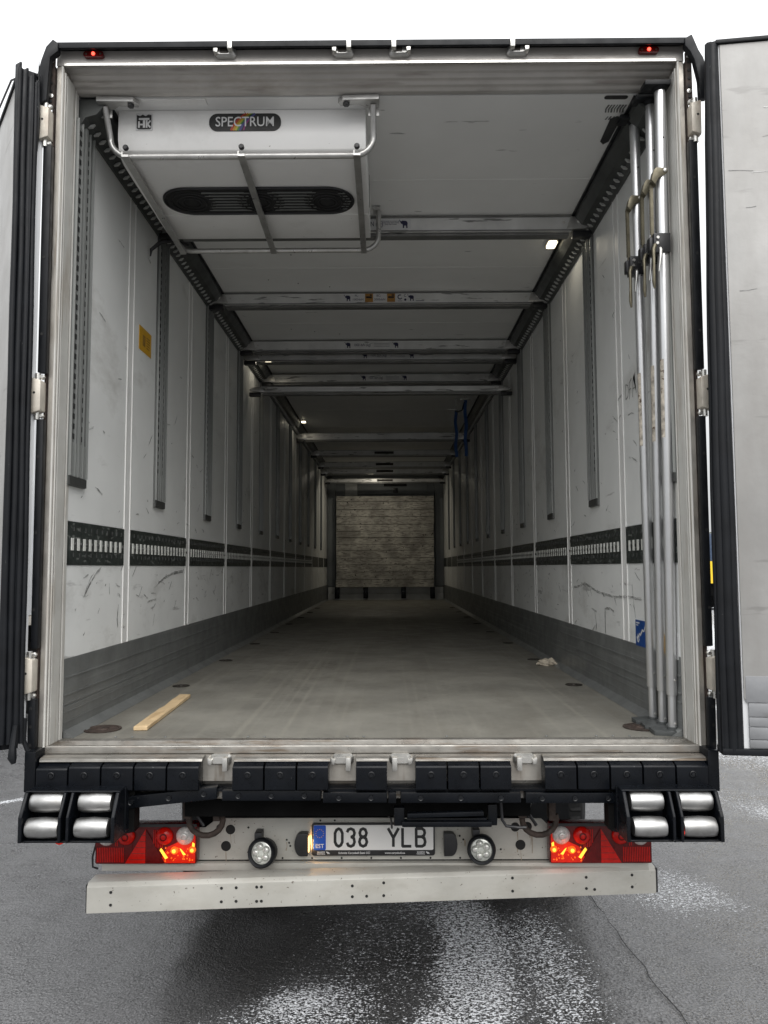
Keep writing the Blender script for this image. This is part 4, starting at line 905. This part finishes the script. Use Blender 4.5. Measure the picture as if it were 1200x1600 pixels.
        text('1000 daN (kg)', B, M['ink'], (x + .125, yf - .0008, zc), .034, sx=.75)
    elif kind == 4:
        part('print_strip', MB().box(-.16, .16, yf - .0006, yf, zc - .022, zc + .022), M['drain'], B)
    return B
beam(1.24, 2.668, .088, 'nearest load bar, partly behind the white refrigeration unit, with one elephant print', 1)
beam(2.44, 2.672, .086, 'second load bar from the doors, with two orange pictograms and text on white strips', 2)
beam(3.60, 2.672, .092, 'upper bar of the close stacked pair of printed load bars mid ceiling', 3)
beam(3.78, 2.628, .088, 'lower bar of the close stacked pair of printed load bars mid ceiling', 3)
beam(4.72, 2.662, .092, 'dim load bar with faded print just above the low hung plain bar', 3)
b6 = beam(4.05, 2.375, .062, 'plain slim load bar hung lower than the others in the side tracks', 0)
beam(7.75, 2.592, .105, 'load bar whose right end is crossed by the blue strap', 0)
beam(9.65, 2.640, .095, 'dark load bar next behind the one crossed by the blue strap', 4)
beam(10.95, 2.625, .10, 'upper of the two close bars deep in the hold', 4)
beam(11.45, 2.560, .10, 'lower of the two close bars deep in the hold', 4)
beam(12.55, 2.500, .08, 'farthest load bar, right above the weathered board at the bulkhead', 4)

# ------------------------------------------------------------------ blue straps hanging from the ceiling
S_ = thing('blue_strap', 'pair of blue lashing straps hanging from the ceiling rail on the right side', 'strap', (.93, 5.7, 1.95))
def webbing(x, y, z0, z1, w_):
    mb = MB(); k = 14; vs = []; fs = []
    for i in range(k + 1):
        z = z1 + (z0 - z1) * i / k; ox = .006 * math.sin(i * .9 + x * 9); oy = .01 * math.sin(i * .6)
        vs += [(x - w_ / 2 + ox, y + oy, z), (x + w_ / 2 + ox, y + oy + .004, z), (x + w_ / 2 + ox, y + oy + .007, z), (x - w_ / 2 + ox, y + oy + .003, z)]
    for i in range(k):
        for j in range(4): fs.append((i * 4 + j, i * 4 + (j + 1) % 4, i * 4 + 4 + (j + 1) % 4, i * 4 + 4 + j))
    fs += [(3, 2, 1, 0), (k * 4, k * 4 + 1, k * 4 + 2, k * 4 + 3)]
    return mb.add(vs, fs)
part('webbing', webbing(.960, 5.70, 1.95, 2.60, .038), M['strap'], S_); part('webbing', webbing(.872, 5.95, 1.98, 2.53, .036), M['strap'], S_)
part('strap_hook', MB().box(.90, 1.02, 5.68, 5.72, 2.602, 2.620), M['galv'], S_, bevel=.003); part('strap_hook', MB().box(.78, .93, 5.93, 5.97, 2.535, 2.545), M['galv'], S_, bevel=.003)
part('strap_hanger', MB().box(.95, .97, 5.69, 5.71, 2.62, CZ - .0005).box(.865, .88, 5.94, 5.96, 2.545, CZ - .0005), M['galv'], S_)
part('strap_loop', MB().tube([(.95, 5.7, 2.58), (.93, 5.78, 2.50), (.89, 5.88, 2.50), (.872, 5.95, 2.52)], .008, 6), M['plastic'], S_, smooth=50)
# black tie hanging from the left rail end
K_ = thing('tie_strap', 'short black tie strap dangling from the left end of the nearest load bar', 'strap', (-1.2, 1.1, 2.4))
part('strap_band', MB().tube([(-1.05, 1.19, 2.49), (-1.12, 1.12, 2.485), (-1.18, 1.10, 2.465), (-1.225, 1.09, 2.42), (-1.228, 1.09, 2.385)], .010, 7, rs=[.010, .012, .012, .009, .004]), M['plastic'], K_, smooth=50)
part('strap_tip', MB().tube([(-1.228, 1.09, 2.40), (-1.236, 1.09, 2.37), (-1.226, 1.09, 2.345)], .003, 6), M['galv'], K_)

# ------------------------------------------------------------------ telescopic poles
def pole(lab, bx, by, tx_, ty_):
    P = thing('load_pole', lab, 'telescopic pole', (bx, by, .008), 'aluminium load poles standing by the right wall')
    h = 2.662
    def q(mb): mb.v = [(v[0] + bx, v[1] + by, v[2] + .008) for v in mb.v]; return mb
    part('outer_tube', q(MB().lathe((0, 0, 0), [(.021, .15), (.0215, .152), (.0215, h - .035), (.021, h - .033)], 'z', 28)), M['alu'], P, smooth=40)
    part('inner_tube', q(MB().lathe((0, 0, 0), [(.0165, .012), (.0165, .149)], 'z', 24)), M['alu'], P, smooth=40)
    for z in (.035, .21): part('rivet', q(MB().lathe((.006, -.0170 if z < .1 else -.0215, z), [(.005, .003), (.004, -.003)], 'y', 10)), M['chrome'], P)
    for z in (1.95, 2.28, 2.43): part('pin_hole', q(MB().lathe((.004, -.0213, z), [(.0035, .001), (.0035, -.0006)], 'y', 8)), M['hole'], P)
    part('foot_plate', q(MB().prism([(-.085, -.035), (-.03, -.055), (.030, -.055), (.032, .03), (-.02, .045), (-.085, .03)], 'z', -.006, .012)), M['pad'], P, bevel=.002)
    part('foot_socket', q(MB().lathe((0, 0, 0), [(.023, .0121), (.022, .020), (.0168, .021)], 'z', 20)), M['pad'], P, smooth=40)
    part('top_pad', q(MB().lathe((0, 0, 0), [(.022, h - .032), (.030, h - .022), (.034, h - .012), (.034, h - .0)], 'z', 20).box(-.07, .035, -.035, .03, h - .020, h + .0)), M['rubber'], P, bevel=.002)
    c = part('clamp', q(MB().box(-.045, .024, -.027, .027, 1.955, 2.035).box(-.060, -.044, -.018, .018, 1.965, 2.02)), M['plastic'], P, bevel=.004)
    part('toothed_bar', q(MB().box(-.047, -.036, -.004, .006, 1.99, 2.26)), M['brass'], P)
    tt = MB()
    for k in range(34): tt.box(-.051, -.0472, -.004, .006, 2.04 + k * .0062, 2.0434 + k * .0062)
    part('bar_teeth', q(tt), M['brass'], P, kind='stuff')
    part('bar_hook', q(MB().prism([(-.050, 2.255), (-.034, 2.235), (-.020, 2.262), (.006, 2.275), (.018, 2.285), (.016, 2.302), (-.030, 2.305), (-.040, 2.292)], 'y', -.026, -.020).prism([(-.050, 2.25), (-.034, 2.235), (-.030, 2.26), (-.040, 2.29)], 'y', -.019, .006)), M['brass'], P, bevel=.001)
    part('hook_rivet', q(MB().lathe((.006, -.0262, 2.292), [(.008, 0), (.007, -.004), (.001, -.005)], 'y', 12)), M['chrome'], P, smooth=40)
    part('lever', q(MB().tube([(-.040, -.025, 1.985), (-.052, -.040, 1.96), (-.054, -.048, 1.90), (-.057, -.052, 1.83), (-.055, -.052, 1.80)], .007, 8, rs=[.009, .008, .006, .008, .004])), M['brass'], c, smooth=50)
    part('lever', q(MB().tube([(-.018, -.028, 1.965), (-.024, -.040, 1.93), (-.034, -.046, 1.87)], .006, 8, rs=[.008, .006, .003])), M['galv'], c, smooth=50)
    part('clamp_bolt', q(MB().lathe((-.030, -.028, 2.015), [(.007, 0), (.006, -.005)], 'y', 10).lathe((-.032, -.028, 1.992), [(.007, 0), (.006, -.005)], 'y', 10).lathe((-.02, -.028, 1.970), [(.006, 0), (.005, -.004)], 'y', 10)), M['chrome'], c)
    lbm = MB(); vs = []
    for z in (1.20, 1.52):
        for j in range(5):
            a = math.radians(188 + j * 12); vs.append((.0221 * math.cos(a), .0221 * math.sin(a), z))
    lbm.add(vs, [(j, j + 1, j + 6, j + 5) for j in range(4)])
    part('worn_label', q(lbm), M['label'], P, recalc=False)
    v = Vector((tx_ - bx, ty_ - by, h)); P.rotation_mode = 'QUATERNION'; P.rotation_quaternion = zz.rotation_difference(v.normalized())
    return P
pole('silver load pole farthest in, leftmost of the three leaning at the right wall', 1.218, .420, 1.168, .294)
pole('silver load pole in the middle of the three leaning at the right wall', 1.222, .314, 1.190, .150)
pole('silver load pole nearest the doors, right by the jamb', 1.224, .208, 1.196, .055)
bpy.context.view_layer.update()

# ------------------------------------------------------------------ loose things on the floor
Lm = thing('wood_batten', 'short pale wooden batten lying on the cargo floor near the sill', 'wooden batten', (-.98, .7, 0))
c0, c1 = Vector((-.975, .285)), Vector((-1.005, 1.10)); dd = (c1 - c0).normalized(); nn_ = Vector((-dd.y, dd.x)) * .029
wv = MB(); k = 10; vs = []
random.seed(5)
for i in range(k + 1):
    q = c0 + (c1 - c0) * i / k; j = random.uniform(-.0025, .0025)
    a, b2 = q + nn_ * (1 + j * 10), q - nn_; vs += [(a.x, a.y, .001), (b2.x, b2.y, .001), (b2.x, b2.y, .017 + j), (a.x, a.y, .017 + j)]
fs = [(i * 4 + j, i * 4 + (j + 1) % 4, i * 4 + 4 + (j + 1) % 4, i * 4 + 4 + j) for i in range(k) for j in range(4)] + [(3, 2, 1, 0), (k * 4, k * 4 + 1, k * 4 + 2, k * 4 + 3)]
wv.add(vs, fs); part('batten', wv, M['wood'], Lm, bevel=.002, seg=1)
Gv = thing('crumpled_glove', 'crumpled pale work glove on the floor at the right wall foot', 'glove', (1.17, 2.37, 0))
bm = bmesh.new(); bmesh.ops.create_icosphere(bm, subdivisions=3, radius=1)
random.seed(9)
for v in bm.verts:
    c_ = v.co; n1 = math.sin(c_.x * 5 + 1) * math.cos(c_.y * 7) * .25 + math.sin(c_.z * 9 + c_.x * 4) * .15
    v.co = Vector((c_.x * .052, c_.y * .04, max(0.0, c_.z * .028 + .012))) * (1 + n1)
gmv = MB(); gmv.v = [(v.co.x + 1.15, v.co.y + 2.37, v.co.z + .002) for v in bm.verts]; gmv.f = [tuple(x.index for x in f.verts) for f in bm.faces]; bm.free()
part('glove_palm', gmv, M['cloth'], Gv, smooth=80)
for a, l3, hh_ in ((-.5, .085, .03), (-.15, .075, .045), (.25, .07, .03), (2.6, .06, .02), (3.2, .065, .015)):
    part('glove_finger', MB().tube([(1.15, 2.37, .02), (1.15 + l3 * .55 * math.cos(a), 2.37 + l3 * .5 * math.sin(a), hh_), (1.15 + l3 * math.cos(a), 2.37 + l3 * math.sin(a), .012)], .012, 8, rs=[.015, .013, .006]), M['cloth'], Gv, smooth=80)
# weathered board wall at the front
Pb = thing('plywood_board', 'weathered board panel standing on the base of the front bulkhead', 'wooden board', (0, 13.1, .27))
random.seed(2); z = .271; k = 0
while z < 2.18:
    h3 = min(random.uniform(.125, .165), 2.195 - z); dy = random.uniform(-.006, .006)
    part('plank', MB().box(-1.035 + random.uniform(-.008, .008), 1.022 + random.uniform(-.008, .008), 13.08 + dy, 13.13, z, z + h3 - .007), M['ply'], Pb, bevel=.003, seg=1)
    z += h3
part('board_backing', MB().box(-1.03, 1.015, 13.131, 13.145, .271, 2.19), M['drain'], Pb)

# ------------------------------------------------------------------ surroundings glimpsed past the doors
N_ = thing('parked_trailer', 'white box trailer parked to the left, glimpsed past the left door', 'semi trailer', (-5.5, 12, -FZ))
part('box_body', MB().box(-6.7, -4.16, 5.2, 18.6, .13 - .0, 2.85), M['skin'], N_, bevel=.02)
part('bottom_rail', MB().box(-6.68, -4.15, 5.22, 18.6, .02, .125), M['hinge'], N_)
part('underframe', MB().box(-6.0, -4.9, 5.6, 18.0, -.45, .01), M['dark'], N_)
for y in (7.2, 8.5, 9.8, 15.8):
    for x in (-6.35, -4.5): part('wheel', MB().lathe((x, y, -.72), [(.2, -.16), (.46, -.17), (.5, -.12), (.5, .12), (.46, .17), (.2, .16)], 'x', 32), M['tyre'], N_, smooth=35)
part('rear_door', MB().box(-6.6, -5.45, 5.17, 5.199, .16, 2.8), M['skin'], N_, bevel=.01); part('rear_door', MB().box(-5.42, -4.25, 5.17, 5.199, .16, 2.8), M['skin'], N_, bevel=.01)
V_ = thing('yellow_truck', 'distant yellow and dark blue truck glimpsed past the right door', 'truck', (15, 31, -FZ))
part('cargo_box', MB().box(13.2, 20, 30, 32.4, .0, 2.1), M['vblue'], V_, bevel=.05); part('side_stripe', MB().box(13.2, 20, 29.98, 29.999, -.3 + .25, .9), M['yellow'], V_)
part('cab', MB().prism([(20.15, -.4), (22.1, -.4), (22.3, .5), (22.0, 1.6), (20.15, 1.7)], 'y', 30, 32.3), M['yellow'], V_, bevel=.06); part('windscreen', MB().prism([(20.9, .6), (22.0, .6), (21.85, 1.4), (20.9, 1.45)], 'y', 29.98, 29.999), M['vblue'], V_)
part('chassis', MB().box(13.4, 22, 30.3, 32, -.6, -.01), M['dark'], V_)
for x in (14.6, 15.7, 21.2):
    for y in (30.15, 32.1): part('wheel', MB().lathe((x, y, -.72), [(.2, -.15), (.46, -.16), (.5, -.1), (.5, .1), (.46, .16), (.2, .15)], 'y', 28), M['tyre'], V_, smooth=35)
# a low treeline closes the horizon behind the yard
tl_ = bpy.data.meshes.new('treeline'); random.seed(21); vs = []; fs = []
for k in range(5200):
    a = random.uniform(-PI * .42, PI * 1.42); r = random.uniform(230, 260); hgt = 7 + 3 * math.sin(a * 23) + 2 * math.sin(a * 61)
    c_ = Vector((r * math.cos(a), r * math.sin(a), random.uniform(0, hgt))); s = random.uniform(.8, 2.2); o = len(vs)
    for j in range(4): vs.append(c_ + Vector((random.uniform(-s, s), random.uniform(-s, s), random.uniform(-s, s))))
    fs += [(o, o + 1, o + 2), (o, o + 2, o + 3), (o, o + 3, o + 1), (o + 1, o + 3, o + 2)]
tl_.from_pydata(vs, [], fs); tl_.materials.append(mat('far_trees', (.05, .06, .045), .9, var=.3, vs=.2))
to = new_obj('treeline', tl_); to['kind'] = 'stuff'; to['label'] = 'far dark line of trees along the horizon behind the yard'; to['category'] = 'treeline'
